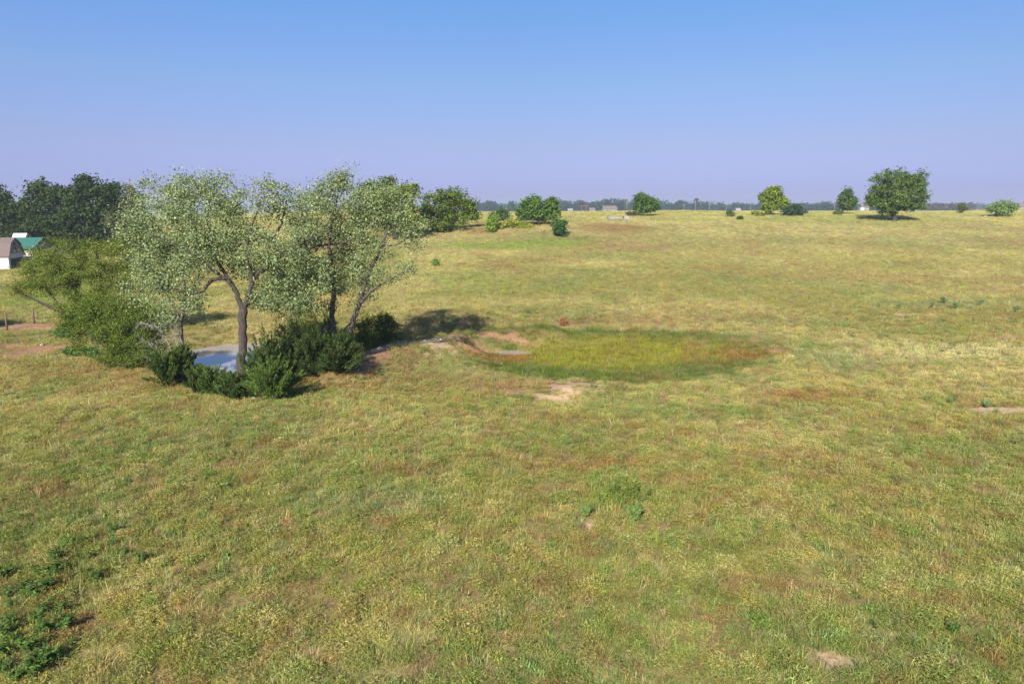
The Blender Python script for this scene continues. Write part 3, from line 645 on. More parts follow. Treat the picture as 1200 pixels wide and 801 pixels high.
juniper('dark dense juniper against the thin cottonwood trunk with water behind it', 216, 452, 46, 50, 60, JN * .85, 22)
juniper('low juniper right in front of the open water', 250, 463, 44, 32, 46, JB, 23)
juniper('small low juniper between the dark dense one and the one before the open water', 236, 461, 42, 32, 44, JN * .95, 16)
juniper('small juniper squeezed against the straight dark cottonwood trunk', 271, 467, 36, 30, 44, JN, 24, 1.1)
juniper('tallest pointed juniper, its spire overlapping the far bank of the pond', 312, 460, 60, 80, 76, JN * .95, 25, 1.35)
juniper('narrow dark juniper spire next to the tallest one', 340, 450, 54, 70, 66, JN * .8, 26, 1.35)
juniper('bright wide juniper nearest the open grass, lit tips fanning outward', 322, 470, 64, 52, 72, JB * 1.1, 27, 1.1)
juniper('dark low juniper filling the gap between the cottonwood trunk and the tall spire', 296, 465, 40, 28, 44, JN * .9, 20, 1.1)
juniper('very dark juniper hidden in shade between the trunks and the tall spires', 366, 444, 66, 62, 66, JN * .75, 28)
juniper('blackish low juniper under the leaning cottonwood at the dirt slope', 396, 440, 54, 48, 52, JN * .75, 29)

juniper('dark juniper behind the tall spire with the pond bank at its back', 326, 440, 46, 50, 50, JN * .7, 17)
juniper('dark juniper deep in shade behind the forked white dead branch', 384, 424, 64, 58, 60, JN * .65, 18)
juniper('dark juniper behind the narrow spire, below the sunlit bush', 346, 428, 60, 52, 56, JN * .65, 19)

# ---- bushes round the cottonwoods
DB = lin((78, 104, 44)) * .75
tree('bush', 'broad dark green bush at the foot of the leaning trunks beside the sandy berm', 'bush', at(438, 408),
     [[(438, 408, 0, .06), (436, 390, 0, .045), (430, 372, 0, .02)], [(440, 408, 0, .06), (452, 388, 0, .04), (458, 374, 0, .02)], [(439, 408, 0, .05), (442, 384, .3, .03), (444, 366, .4, .02)]],
     [(440, 382, 24, 18), (424, 388, 18, 16), (456, 386, 14, 16), (438, 398, 26, 10)], 230, 46, .12, .5, DB, M_bark_dark, M_leaf_far, None, .22, .3, 31, .3, .5, crown='foliage', trunk='stems')
tree('bush', 'mid green bush with sunlit yellow top seen through the cottonwood trunks', 'bush', at(352, 424),
     [[(352, 424, 0, .06), (350, 395, 0, .045), (346, 370, 0, .02)], [(354, 424, 0, .06), (364, 392, 0, .04), (370, 370, 0, .02)]],
     [(345, 372, 24, 20), (368, 378, 20, 20), (350, 396, 30, 20), (375, 402, 22, 20), (336, 358, 16, 12)], 260, 42, .12, .5, lin((108, 126, 48)) * .75, M_bark_dark, M_leaf_far, None, .24, .3, 32, .32, .5, crown='foliage', trunk='stems', gaps=.15)
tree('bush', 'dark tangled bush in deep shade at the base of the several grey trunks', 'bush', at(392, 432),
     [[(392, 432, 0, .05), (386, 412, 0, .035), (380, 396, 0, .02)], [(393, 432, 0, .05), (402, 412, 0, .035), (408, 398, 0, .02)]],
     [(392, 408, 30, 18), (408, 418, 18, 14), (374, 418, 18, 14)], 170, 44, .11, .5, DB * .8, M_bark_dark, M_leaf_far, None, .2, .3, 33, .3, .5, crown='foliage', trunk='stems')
# dead limbs
def dead(name, label, base, lines, cat='dead branches'):
    z0 = depth(base); mb = MB(); g = np.random.default_rng(int(base[0] * 100) & 255)
    for li in lines:
        P = spline([np.append(lift(a_, b_, z0 + d_), r_) for a_, b_, d_, r_ in li], 5); P[1:-1, :3] += g.normal(0, .045, (len(P) - 2, 3))
        mb.tube(P[:, :3] - base, np.maximum(P[:, 3] * .7, .006), 6)
        for k in [q for q in range(2, len(P) - 1) for _ in range(4)]:
            d = g.normal(size=3) * .5 + (P[k + 1, :3] - P[k, :3]) * 2; d = d / np.linalg.norm(d) * g.uniform(.2, .8); q_ = P[k, :3] - base
            mb.tube([q_, q_ + d * .5 + g.normal(0, .04, 3), q_ + d], [P[k, 3] * .45 + .004, .008, .004], 4)
    o = mb.build(name, M_dead, None, True); o.location = tuple(base); tag(o, label, cat); return o
dead('dead_brush', 'bleached leafless branches arching over the bank between the willow bush and the junipers', at(206, 440),
     [[(206, 440, 0, .05), (202, 415, 0, .04), (192, 392, 0, .03), (176, 380, 0, .02), (160, 380, 0, .01)], [(206, 440, 0, .045), (208, 410, .2, .035), (200, 385, .3, .025), (186, 370, .4, .012)], [(205, 440, 0, .04), (192, 418, -.3, .03), (178, 402, -.4, .02), (166, 398, -.5, .01)],
      [(206, 440, 0, .04), (214, 412, -.2, .03), (210, 392, -.2, .02), (198, 378, -.3, .01)], [(206, 440, 0, .04), (190, 420, .2, .03), (180, 412, .2, .02), (170, 420, .2, .01)]])
dead('dead_branch', 'forked white dead branch leaning out of the dark bushes below the grey trunks', at(364, 430),
     [[(366, 432, -.3, .05), (371, 402, -.3, .045), (377, 392, -.3, .035), (384, 386, -.4, .02)], [(375, 394, -.3, .03), (379, 384, -.3, .015)], [(362, 432, 0, .07), (364, 410, 0, .06), (362, 392, 0, .05)]])

# ---- trees farther out: crown from blobs, trunk and limbs to each blob
def auto(name, label, base_px, blobs, col, ntips, per, size, seed, dist=None, group=None, trunk_r=None, fork=.3, sig=None, bark=None, cat='tree', lean=0, gaps=.12, aspect=.75, shell=.6, jit=.3, crown='crown', trunk='trunk', nsub=13):
    bx, by = base_px; b = at_dist(bx, dist) if dist else at(bx, by)
    z0 = depth(b); m = z0 / FPX
    if dist:   # the true foot of the tree in the picture
        by = CY + FPX * ((CAM_H - b[2]) * CP - b[1] * SP) / z0
    top = min(q_[1] - q_[3] for q_ in blobs); Hh = (by - top) * m; r0 = trunk_r or .03 * Hh
    fy = by - (by - top) * fork; fx = bx + lean
    limbs = [[(bx, by + .4 / m * .3, 0, r0 * 1.2), (bx + lean * .4, by * .6 + fy * .4, 0, r0), (fx, fy, 0, r0 * .9)]]
    for k, q_ in enumerate(blobs):
        dd = q_[4] if len(q_) > 4 else 0
        limbs.append([(fx, fy, 0, r0 * .6), ((fx + q_[0]) / 2 + (q_[0] - fx) * .15, (fy + q_[1]) / 2 + 1, dd / 2, r0 * .4), (q_[0], q_[1], dd, r0 * .15)])
    if fork < .06: limbs = limbs[1:]
    gs = np.random.default_rng(seed + 900); subs = []          # each big mass of foliage is a heap of smaller rounded masses
    for q_ in blobs:
        dd = q_[4] if len(q_) > 4 else 0
        if q_[2] < 5: subs.append((q_[0], q_[1], q_[2], q_[3], dd)); continue
        for k in range(nsub):
            d_ = gs.normal(size=3); d_ /= np.linalg.norm(d_); f_ = gs.uniform(.3, .75); s_ = gs.uniform(.34, .56)
            subs.append((q_[0] + d_[0] * q_[2] * f_, q_[1] + d_[2] * q_[3] * f_, q_[2] * s_, q_[3] * s_, dd + d_[1] * q_[2] * m * f_))
    blobs = subs
    return tree(name, label, cat, b, limbs, blobs, ntips, per, size, aspect, col, bark or M_bark_dark, M_leaf_far, group, (sig or size * 1.5) * .72, .5, seed, jit, .85, crown=crown, trunk=trunk, gaps=0, twig=.02, outw=1.5)
DK = lin((68, 86, 40)) * .7
G1 = 'dark broadleaf trees behind the farm sheds'
auto('broadleaf_tree', 'dark tree cut by the frame behind the gambrel barn', (8, 285), [(8, 240, 22, 18), (-10, 235, 20, 22), (18, 258, 22, 18), (-5, 265, 20, 18), (0, 280, 26, 12)], DK, 480, 24, .5, 41, 138, G1, sig=.75)
auto('broadleaf_tree', 'dark tree with a flat double top above the green roof', (46, 285), [(46, 228, 17, 17), (66, 226, 14, 15), (38, 250, 20, 18), (60, 255, 22, 20), (50, 275, 26, 14)], DK * 1.05, 480, 24, .5, 42, 134, G1, sig=.75)
auto('broadleaf_tree', 'tallest dark tree of the wood behind the farm sheds', (104, 288), [(102, 222, 22, 18), (86, 232, 16, 16), (124, 232, 16, 16), (96, 250, 26, 20), (120, 258, 22, 20), (100, 275, 28, 14)], DK, 560, 24, .5, 43, 130, G1, sig=.75)
auto('broadleaf_tree', 'dark tree with thin outer sprays showing sky at its edge', (132, 288), [(134, 224, 10, 10), (128, 245, 18, 20), (136, 265, 16, 20)], DK * .95, 260, 24, .5, 44, 136, G1, sig=.75)
auto('broadleaf_tree', 'grey olive tree beside the dark wood, half hidden by the cottonwood', (155, 290), [(154, 232, 18, 16), (144, 258, 20, 18), (166, 255, 20, 22), (150, 278, 24, 16)], lin((98, 104, 68)) * .8, 280, 24, .45, 45, 122, None, sig=.7)
auto('broadleaf_tree', 'shaded tree low between the dark wood trunks', (75, 290), [(72, 272, 30, 20), (104, 276, 26, 18), (28, 278, 26, 14), (50, 264, 22, 18), (135, 272, 24, 18), (85, 258, 24, 18), (0, 276, 22, 14), (160, 276, 22, 16)], DK * .9, 620, 24, .5, 46, 128, G1, sig=.75)
YG = lin((112, 126, 44)) * .8
auto('broadleaf_tree', 'grey green tree top rising behind the yellowish tree and the cottonwood', (442, 270), [(440, 216, 18, 10), (456, 212, 10, 6), (430, 228, 18, 14), (448, 240, 22, 16)], lin((112, 126, 88)) * .8, 220, 22, .4, 47, 128, None, sig=.6)
auto('broadleaf_tree', 'yellowish green rounded tree behind the leaning cottonwood', (462, 272), [(462, 228, 22, 14), (480, 224, 14, 12), (446, 240, 20, 14), (472, 248, 26, 18), (486, 262, 18, 12)], YG * 1.05, 330, 24, .36, 48, 112, None, sig=.55)
auto('broadleaf_tree', 'big round dark green tree with lit top standing at the field edge beside the cottonwood', (522, 272), [(516, 236, 22, 18), (536, 235, 18, 14), (502, 250, 14, 20), (525, 252, 28, 16), (548, 242, 12, 14), (515, 264, 24, 10), (553, 250, 8, 8)], lin((96, 114, 42)) * .8, 480, 24, .34, 49, None, None, sig=.5, trunk_r=.3, fork=.2)
auto('broadleaf_tree', 'bushy tree with several lobes on the low mound in the middle distance', (632, 264), [(622, 241, 15, 11), (612, 248, 9, 12), (645, 239, 11, 9), (632, 253, 22, 10), (650, 248, 10, 10), (628, 236, 7, 7)], lin((96, 122, 56)) * .8, 420, 22, .34, 50, None, None, sig=.5, fork=.15)
auto('broadleaf_tree', 'small open crowned tree beside the pale scrap in the far pasture', (753, 253), [(752, 232, 10, 7), (763, 238, 10, 7), (748, 242, 8, 6), (758, 244, 12, 6), (768, 243, 6, 4)], lin((84, 110, 50)) * .8, 260, 22, .36, 51, None, None, sig=.5, fork=.3)
auto('broadleaf_tree', 'yellow green tree with rounded crown and open fork next to a dark bush', (902, 252), [(905, 226, 14, 8), (896, 232, 7, 9), (915, 233, 10, 8), (905, 239, 14, 6), (920, 240, 5, 6), (899, 242, 6, 5)], lin((118, 134, 48)) * .8, 330, 22, .42, 52, None, None, sig=.6, fork=.35)
auto('broadleaf_tree', 'small tree with a leaning trunk and box shaped crown near the white tank', (986, 251), [(993, 228, 9, 7), (987, 235, 6, 8), (999, 236, 6, 8), (992, 242, 8, 4)], lin((84, 106, 54)) * .8, 220, 22, .38, 53, None, None, sig=.55, fork=.38, lean=4)
auto('broadleaf_tree', 'largest lone tree on the ridge, broad dome with a shadow on its right', (1048, 259), [(1060, 206, 20, 13), (1040, 210, 18, 14), (1076, 214, 16, 16), (1030, 225, 16, 14), (1055, 225, 30, 18), (1080, 230, 14, 12), (1028, 238, 15, 9), (1050, 240, 28, 10), (1072, 242, 16, 6), (1020, 232, 8, 8), (1042, 247, 14, 5)], lin((92, 113, 50)) * .8, 820, 24, .32, 54, None, None, sig=.5, trunk_r=.42, fork=.2)
# bushes of the far pasture
def bush(label, base_px, blobs, col, ntips, seed, size=.3, per=22, dist=None, group=None, name='bush'):
    return auto(name, label, base_px, blobs, lin(col) * .8, ntips, per, size, seed, dist, group, .05, .02, size * 1.4, None, 'bush', 0, .08, .6, .6, .3, 'foliage', 'stems')
bush('dark upright bush at the edge of the low mound, nearest of its group', (657, 278), [(657, 263, 10, 9), (656, 271, 10, 7)], (72, 104, 50), 170, 61, .26)
bush('grey green bush on the skyline behind the light green one', (588, 259), [(588, 249, 11, 7), (582, 253, 9, 6)], (86, 110, 66), 130, 62)
bush('light green bush leaning on the near side of the mound', (577, 272), [(577, 262, 8, 9), (580, 256, 6, 7), (575, 268, 8, 5)], (122, 146, 54), 150, 63, .26)
bush('low yellow green thicket spread over the mound', (602, 266), [(602, 261, 16, 5), (592, 264, 12, 4), (615, 264, 10, 4)], (146, 152, 62), 130, 64, .26)
bush('dark rounded bush touching the yellow green tree', (929, 253), [(930, 244, 9, 7), (924, 248, 8, 5), (936, 249, 5, 4)], (62, 82, 56), 170, 65, .34)
bush('low olive bush at the foot of the yellow green tree', (887, 253), [(884, 250, 4, 3), (890, 251, 5, 2.6)], (130, 138, 60), 60, 66)
bush('tiny dark upright shrub alone in the pale grass', (856, 254), [(855, 250, 2.6, 3), (857, 251, 2.4, 2)], (84, 96, 62), 34, 67)
bush('tiny round dark shrub low in the grass before the skyline', (867, 257.5), [(867, 256, 2.6, 1.8)], (70, 88, 50), 30, 68, .25)
bush('small bush at the foot of the leaning tree', (982, 252), [(982, 249.5, 4, 2.6)], (92, 108, 58), 40, 69)
bush('pale green spiky bush with broken concrete at its foot', (1174, 254), [(1174, 240, 14, 7), (1163, 244, 9, 6), (1186, 243, 9, 6), (1176, 247, 14, 5)], (124, 146, 88), 240, 70, .3)
bush('scraggly little tree leaning between the ridge tree and the pale bush', (1127, 250), [(1127, 242, 3.6, 2.6), (1131, 245, 2.4, 1.6), (1126, 246, 2, 2)], (92, 104, 56), 44, 71, .3)
bush('dark shrub under the small open crowned tree', (741, 253), [(740, 250.5, 4.6, 2.6), (745, 251, 3, 2)], (84, 92, 60), 44, 72)
bush('dark round tuft on the right of the dark rounded bush', (944, 250), [(944, 248.8, 1.8, 1.3)], (72, 86, 54), 20, 73, .25)
for k, (a_, b_, l_) in enumerate([(70, 396, 'dark weedy shrub in front of the red bare earth, beside the yellow grass'), (103, 418, 'dark shrub on the bank between bare earth and willow'), (84, 417, 'small dark shrub next to another shrub below the willow limb')]):
    bush(l_, (a_, b_), [(a_, b_ - 6, 10, 5), (a_ + 6, b_ - 4, 7, 4)], (88, 118, 58), 60, 80 + k, .14)
bush('rust brown dead shrub standing behind the marsh', (661, 382), [(660, 377, 2.8, 4.5), (663, 379, 2, 3)], (158, 112, 78), 34, 84, .12)
bush('small sprout of green alone on the slope beside the cottonwood', (510, 312), [(510, 308, 2.6, 4)], (112, 138, 66), 40, 85, .16)
# a tree just outside the frame whose shade lies on the mown grass
auto('broadleaf_tree', 'tree beyond the edge of the frame that shades the grass by the fence posts', (-92, 405), [(-92, 340, 34, 26), (-75, 352, 26, 20), (-110, 350, 26, 22)], DK * 1.1, 220, 30, .22, 90, 49.5, None, sig=.35)

# ---- weeds
WD = lin((96, 126, 60)) * .62
def weed_mesh(seed, n=46, h_=.75, ls=.17, col=WD, asp=.42):
    g = np.random.default_rng(seed); P = []; Nn = []; sv = []; sA = []; sB = []
    for k in range(7):
        az = g.uniform(0, 6.28); ln = h_ * g.uniform(.6, 1.05); d = np.array([math.cos(az) * .4, math.sin(az) * .4, 1.0]) * ln
        sA.append(np.zeros(3)); sB.append(d)
        u = g.uniform(.3, 1, n // 5); q_ = d[None] * u[:, None]; az2 = g.uniform(0, 6.28, len(u)); o_ = np.stack([np.cos(az2), np.sin(az2), np.full(len(u), -.1)], -1) * ls * .6
        P.append(q_ + o_); Nn.append(np.stack([np.cos(az2) * .4, np.sin(az2) * .4, np.ones(len(u))], -1) + g.normal(0, .25, (len(u), 3)))
    P = np.concatenate(P); Nn = np.concatenate(Nn); V, F, C = leaves(P, Nn, ls, asp, col, .25, g, .08)
    V2, F2 = prisms(np.array(sA), np.array(sB), np.full(7, .008), np.full(7, .004), 3)
    return mesh_np('leaves', V, F, C), mesh_np('stems', V2, F2)
M_stem = plain('weed_stem', (.10, .13, .05), .8, .3, 5)
def weed(proto, label, name, cat, px, py, s, group=None, rz=0):
    b = at(px, py); r_ = empty(name, tuple(b), rz); r_.scale = (s, s, s); tag(r_, label, cat, group)
    for ob in proto:
        c_ = ob.copy(); COL.objects.link(c_); c_.parent = r_
    return r_
def protos(seed, **kw):
    lm, sm = weed_mesh(seed, **kw); lm.materials.append(M_leaf_far); sm.materials.append(M_stem)
    return [bpy.data.objects.new('leaves', lm), bpy.data.objects.new('stems', sm)]
PW = [protos(200 + k, n=110, h_=.42, ls=.105) for k in range(4)]
g = np.random.default_rng(99)
spots = [(8, 770), (22, 748), (40, 762), (12, 730), (58, 742), (48, 720), (30, 705), (10, 700), (28, 690), (60, 690), (78, 735), (84, 752), (36, 785), (60, 775), (8, 680), (70, 672), (50, 676), (68, 660), (96, 674), (110, 652), (95, 655), (120, 668), (150, 648), (165, 655), (130, 640), (20, 795), (50, 798), (5, 750), (5, 790), (40, 735), (72, 715), (18, 715), (46, 700), (88, 640), (108, 690), (84, 612), (130, 622)]
for k, (a_, b_) in enumerate(spots):
    weed(PW[k % 4], 'broad leaved dark green weed in the leafy patch at the lower corner of the field', 'broadleaf_weed', 'weed', a_ + g.normal(0, 3), min(b_ + g.normal(0, 3), 800), g.uniform(.6, 1.2) * (.7 if a_ > 80 else 1), 'broad leaved weeds in the grass', g.uniform(0, 6.28))
PT = protos(220, n=300, h_=.8, ls=.085, col=lin((128, 146, 66)) * .75, asp=.25); PB = protos(221, n=420, h_=.45, ls=.08, col=lin((124, 148, 80)) * .75, asp=.28); PS = protos(222, n=260, h_=.5, ls=.1, col=lin((134, 154, 100)) * .85, asp=.4)
weed(PT, 'tall yellow green weed standing behind the bare sandy spot', 'tall_weed', 'weed', 737, 588, 1.2)
weed(PB, 'low rounded bright green weed clump right of the bare sandy spot', 'weed_clump', 'weed', 742, 612, 1.3)
weed(PB, 'small green weed clump at the left end of the bare sandy spot', 'weed_clump', 'weed', 686, 606, .9)
for a_, b_, s in ((705, 590, .7), (722, 580, .75), (752, 592, .8), (760, 585, .7), (728, 594, .7)): weed(PT, 'slender yellow green weed among the taller growth behind the bare sandy spot', 'tall_weed', 'weed', a_, b_, s, 'slender weeds behind the bare spot', a_)
weed(PT, 'loose upright weed between the two green clumps', 'tall_weed', 'weed', 716, 585, .9)
for a_, b_, s in ((1052, 362, 1.0), (1091, 361, 1.2), (1107, 356, 1.4), (1120, 362, 1.3), (1148, 358, 1.2), (1030, 360, .8), (1190, 366, 1.2)):
    weed(PS, 'blue green weed clump in the line of clumps across the far slope', 'weed_clump', 'weed', a_, b_, s * 1.15, 'weed clumps across the slope', a_)
weed(PS, 'dark green weed growing at the edge of the dirt strip', 'weed_clump', 'weed', 1157, 478, .9)
weed(PS, 'small dark weed at the near edge of the dirt strip', 'weed_clump', 'weed', 1168, 485, .6)
weed(PB, 'bright green weed just before the start of the dirt strip', 'weed_clump', 'weed', 1115, 473, .9)
weed(PB, 'green weed by the grass left of the dirt strip', 'weed_clump', 'weed', 1086, 471, .8)
weed(PW[1], 'leafy green weed above the sandy spot at the bottom edge', 'weed_clump', 'weed', 1117, 742, .8)

# ---- stones
M_stone = plain('limestone', (.46, .41, .34), .9, .35, 5, .5)
def stone_mesh(seed, flat=.55):
    g = np.random.default_rng(seed); import bmesh
    bm = bmesh.new(); bmesh.ops.create_icosphere(bm, subdivisions=3, radius=1)
    pl = g.normal(size=(9, 3)); pl /= np.linalg.norm(pl, axis=1, keepdims=True); dd = g.uniform(.6, .92, 9)
    for v in bm.verts:
        p_ = np.array(v.co)
        for a_, d_ in zip(pl, dd):
            e = p_ @ a_ - d_
            if e > 0: p_ = p_ - a_ * e
        p_ += g.normal(0, .012, 3); v.co = p_ * np.array([1, .8, flat])
    me_ = bpy.data.meshes.new('stone'); bm.to_mesh(me_); bm.free(); me_.materials.append(M_stone); return me_
ST = [stone_mesh(300 + k) for k in range(5)]
def stone(k, label, px, py, s, group=None, cat='stone'):
    b = at(px, py); o = bpy.data.objects.new('stone', ST[k % 5]); COL.objects.link(o); o.location = (b[0], b[1], b[2] + s * .2); o.scale = (s * 1.3, s, s * .9); o.rotation_euler = (0, 0, k * 1.7); tag(o, label, cat, group)
g = np.random.default_rng(5)
for k in range(22):
    u = k / 21; a_ = 428 + 92 * u; b_ = 411.5 - 15 * u ** .8 + g.normal(0, .7)
    stone(k, 'pale limestone piece in the ragged line along the edge of the berm', a_, b_, g.uniform(.07, .17), 'pale stones along the berm edge')
stone(1, 'white stone lying on the red bare patch by the fence posts', 50, 404.5, .18)
stone(2, 'flat grey stone at the foot of the straight cottonwood trunk', 278, 467, .14); stone(3, 'pale flat stone between cottonwood trunk and bright juniper', 297, 467, .13)
stone(0, 'white concrete slab leaning out of the grass under the pale bush', 1171, 253.5, .55); stone(4, 'broken concrete lump left of the white slab, under the pale bush', 1155, 254.3, .4); stone(2, 'long pale slab half buried beside the broken concrete lump', 1163, 252.8, .5)

# ---- fence posts
M_post = plain('weathered_post', (.16, .10, .075), .95, .4, 12, .5, stretch=(1, 1, .2)); M_wire = plain('wire', (.3, .28, .26), .6, .2, 4)
def post(label, px, py, h_):
    b = at(px, py); r_ = empty('fence_post', tuple(b)); tag(r_, label, 'fence post', 'fence posts by the red track')
    MB().tube([(0, 0, -.2), (.01, 0, h_ * .5), (.03, .01, h_)], [.075, .07, .062], 8).build('shaft', M_post, r_, True)
    MB().tube([(-.08, 0, h_ * .82), (0, -.09, h_ * .82), (.09, 0, h_ * .82), (0, .09, h_ * .82), (-.08, 0, h_ * .82)], .006, 4, False).build('wire_tie', M_wire, r_)
post('dark wooden fence post standing on the red track', 8.5, 387, 1.35)
post('fence post half lost in the dark grass, under the tip of the willow limb', 40, 379, 1.15)

# ------------------------------------------------------------------ farm sheds
M_white = plain('white_siding', (.50, .50, .49), .7, .12, 3, .05); M_gable_shaded = plain('shaded_grey_siding', (.20, .20, .20), .8, .2, 4, .1, stretch=(1, 1, 4)); M_band = plain('pale_boards', (.44, .43, .47), .8, .15, 4)  # grey siding: the shade of the gable ends is part of its colour
M_roofbrown = plain('brown_shingles', (.145, .108, .096), .9, .25, 9, .3); M_green = plain('green_metal_roof', (.04, .135, .10), .45, .12, 3); M_dark = plain('dark_opening', (.035, .035, .045), .8, .3, 3)
M_trim = plain('dark_trim', (.09, .09, .10), .7, .2, 3); M_cream = plain('cream_siding', (.48, .45, .39), .8, .12, 3, .05)
def shed_gambrel():
    b = at(11.5, 315.5); b = at_dist(11.5, b[1]); r_ = empty('barn', tuple(b), RAD(8)); tag(r_, 'small gambrel barn with brown roof, white front and dark end doorway', 'barn')
    Lg, Wd, hw, hb, hr, yb = 8.0, 4.1, 2.0, 3.75, 4.5, .85
    MB().box((-Lg, 0, -.4), (0, .12, hw)).build('front_wall', M_white, r_); MB().box((-Lg, Wd - .12, -.4), (0, Wd, hw)).build('rear_wall', M_white, r_)
    for x0 in (-3.9, -7.3):
        d_ = MB().box((x0, -.04, 0), (x0 + 2.9, .0, 1.75)).build('garage_door', M_white, r_)
        m_ = MB()
        for k in range(1, 4): m_.box((x0 + .05, -.055, .43 * k), (x0 + 2.85, -.041, .43 * k + .03))
        m_.build('panel_line', M_band, d_)
    MB().prism([(.12, 2.25), (Wd - .12, 2.25), (Wd - yb, hb - .06), (Wd / 2, hr - .06), (yb, hb - .06)], 'x', -.12, 0).build('gable_wall', M_gable_shaded, r_)
    MB().box((-.12, .12, 1.55), (.012, Wd - .12, 2.248)).build('lintel_boards', M_band, r_)
    MB().box((-.10, .5, -.3), (-.04, Wd - .35, 1.55)).build('doorway', M_dark, r_)
    m_ = MB().box((-.12, .13, -.4), (0, .5, 1.548)); m_.build('door_post', M_white, r_); MB().box((-.12, Wd - .35, -.4), (0, Wd - .13, 1.548)).build('door_post', M_trim, r_)
    for z_ in (2.75, 3.35):
        f_ = MB().box((.002, Wd / 2 - .26, z_), (.03, Wd / 2 + .26, z_ + .45)).build('window', M_trim, r_); MB().box((.031, Wd / 2 - .2, z_ + .06), (.035, Wd / 2 + .2, z_ + .39)).build('pane', M_dark, f_)
    MB().prism([(-.22, hw - .16), (-.10, hw - .2), (yb + .05, hb - .07), (Wd / 2, hr - .03), (Wd / 2, hr + .09), (yb - .06, hb + .06)], 'x', -Lg - .25, .22).build('roof', M_roofbrown, r_)
    MB().prism([(Wd / 2 + .001, hr + .09), (Wd / 2 + .001, hr - .03), (Wd - yb - .05, hb - .07), (Wd + .10, hw - .2), (Wd + .22, hw - .16), (Wd - yb + .06, hb + .06)], 'x', -Lg - .25, .22).build('roof', M_roofbrown, r_)
    tr = MB()
    for (y0, z0), (y1, z1) in (((-.2, hw - .2), (yb - .05, hb + .02)), ((yb - .05, hb + .02), (Wd / 2, hr + .06)), ((Wd / 2, hr + .06), (Wd - yb + .05, hb + .02)), ((Wd - yb + .05, hb + .02), (Wd + .2, hw - .2))):
        tr.prism([(y0, z0 - .14), (y1, z1 - .14), (y1, z1 + .02), (y0, z0 + .02)], 'x', .222, .25)
    tr.build('barge_board', M_trim, r_)
shed_gambrel()
def gable_house(name, label, cat, px, dist, Lg, Wd, hw, hr, rot, wallm, roofm, anchor='right', gablem=None, windows=(), door=None, zoff=0):
    """ridge along local x; front wall at y=0 faces the camera"""
    b = at_dist(px, dist); r_ = empty(name, (b[0], b[1], b[2] + zoff), RAD(rot)); tag(r_, label, cat)
    MB().box((-Lg, 0, -.5), (0, .15, hw)).build('front_wall', wallm, r_); MB().box((-Lg, Wd - .15, -.5), (0, Wd, hw)).build('rear_wall', wallm, r_)
    for x0, x1 in ((-.15, 0), (-Lg, -Lg + .15)):
        MB().prism([(.15, -.5), (Wd - .15, -.5), (Wd - .15, hw), (Wd / 2, hr - .1), (.15, hw)], 'x', x0 - .002, x1 - .002).build('gable_wall', gablem or wallm, r_)
    s = (hr - hw) / (Wd / 2)
    MB().prism([(-.35, hw - .35 * s + .02), (Wd / 2, hr), (Wd / 2, hr + .14), (-.35, hw - .35 * s + .14)], 'x', -Lg - .3, .3).build('roof', roofm, r_)
    MB().prism([(Wd + .35, hw - .35 * s + .02), (Wd / 2 + .002, hr), (Wd / 2 + .002, hr + .14), (Wd + .35, hw - .35 * s + .14)], 'x', -Lg - .3, .3).build('roof', roofm, r_)
    for (x0, z0, w_, h_) in windows:
        f_ = MB().box((x0, -.05, z0), (x0 + w_, -.003, z0 + h_)).build('window', M_white, r_); MB().box((x0 + .08, -.07, z0 + .08), (x0 + w_ - .08, -.052, z0 + h_ - .08)).build('pane', M_dark, f_)
    if door:
        x0, w_, h_ = door; MB().box((x0, -.05, 0), (x0 + w_, -.003, h_)).build('door', M_trim, r_)
    return r_
gable_house('metal_shed', 'white walled shed with a bright green metal roof behind the gambrel barn', 'shed', 40, 108, 9, 7.0, 2.7, 4.1, 10, M_cream, M_green, gablem=M_gable_shaded, windows=((-3.4, 1.0, 1.0, 1.1),))  # gable ends darker than the cream walls: their shade is in the colour
gable_house('white_shed', 'white roofed shed whose peak shows above the gambrel barn', 'shed', 29, 118, 1.5, 3.0, 3.2, 4.5, 12, M_white, M_white, windows=((-1.5, 1.2, .9, 1.0),))

# ------------------------------------------------------------------ far beyond the crest: houses, poles, tank, scrap, woods
M_pale = plain('dull_siding', (.25, .235, .215), .8, .12, 3, .05); M_roofpink = plain('weathered_roof', (.165, .125, .118), .9, .2, 3, .1); M_roofgrey = plain('grey_roof', (.2, .2, .2), .9, .2, 3, .1)
gable_house('farmhouse', 'low house with a faded pinkish roof on the skyline beside the pale pole', 'house', 723, 470, 9, 7, 2.8, 4.8, 5, M_pale, M_roofpink, windows=((-7.5, 1, 1.4, 1.2), (-2.5, 1, 1.4, 1.2)), door=(-4.8, 1.0, 2.1), zoff=.2)
gable_house('cottage', 'tiny white house on the skyline right of the lobed tree', 'house', 671, 520, 3.4, 4, 2.6, 3.8, 0, M_pale, M_pale, windows=((-2.3, 1, 1.0, 1.1),), zoff=.3)
gable_house('cottage', 'tiny pale house on the skyline right of the red frame', 'house', 697, 540, 4, 4, 3.0, 4.4, 0, M_pale, M_roofpink, windows=((-2.6, 1, 1.0, 1.1),), zoff=.4)
gable_house('cottage', 'white house glimpsed under the crown of the small open tree', 'house', 766, 520, 4, 4, 2.6, 3.8, 0, M_pale, M_roofgrey, windows=((-2.6, 1, 1.0, 1.1),), zoff=.8)
gable_house('farmhouse', 'tan house with a dark roof between the white tank and the ridge tree', 'house', 1018, 430, 4.5, 5, 3.2, 5.2, 0, M_pale, M_roofpink, windows=((-3, 1, 1.0, 1.2),), zoff=.6)
gable_house('farmhouse', 'pinkish house at the frame edge behind the pale spiky bush', 'house', 1206, 420, 7, 6, 3.4, 5.6, 0, M_pale, M_roofpink, windows=((-5, 1, 1.2, 1.2),), zoff=.3)
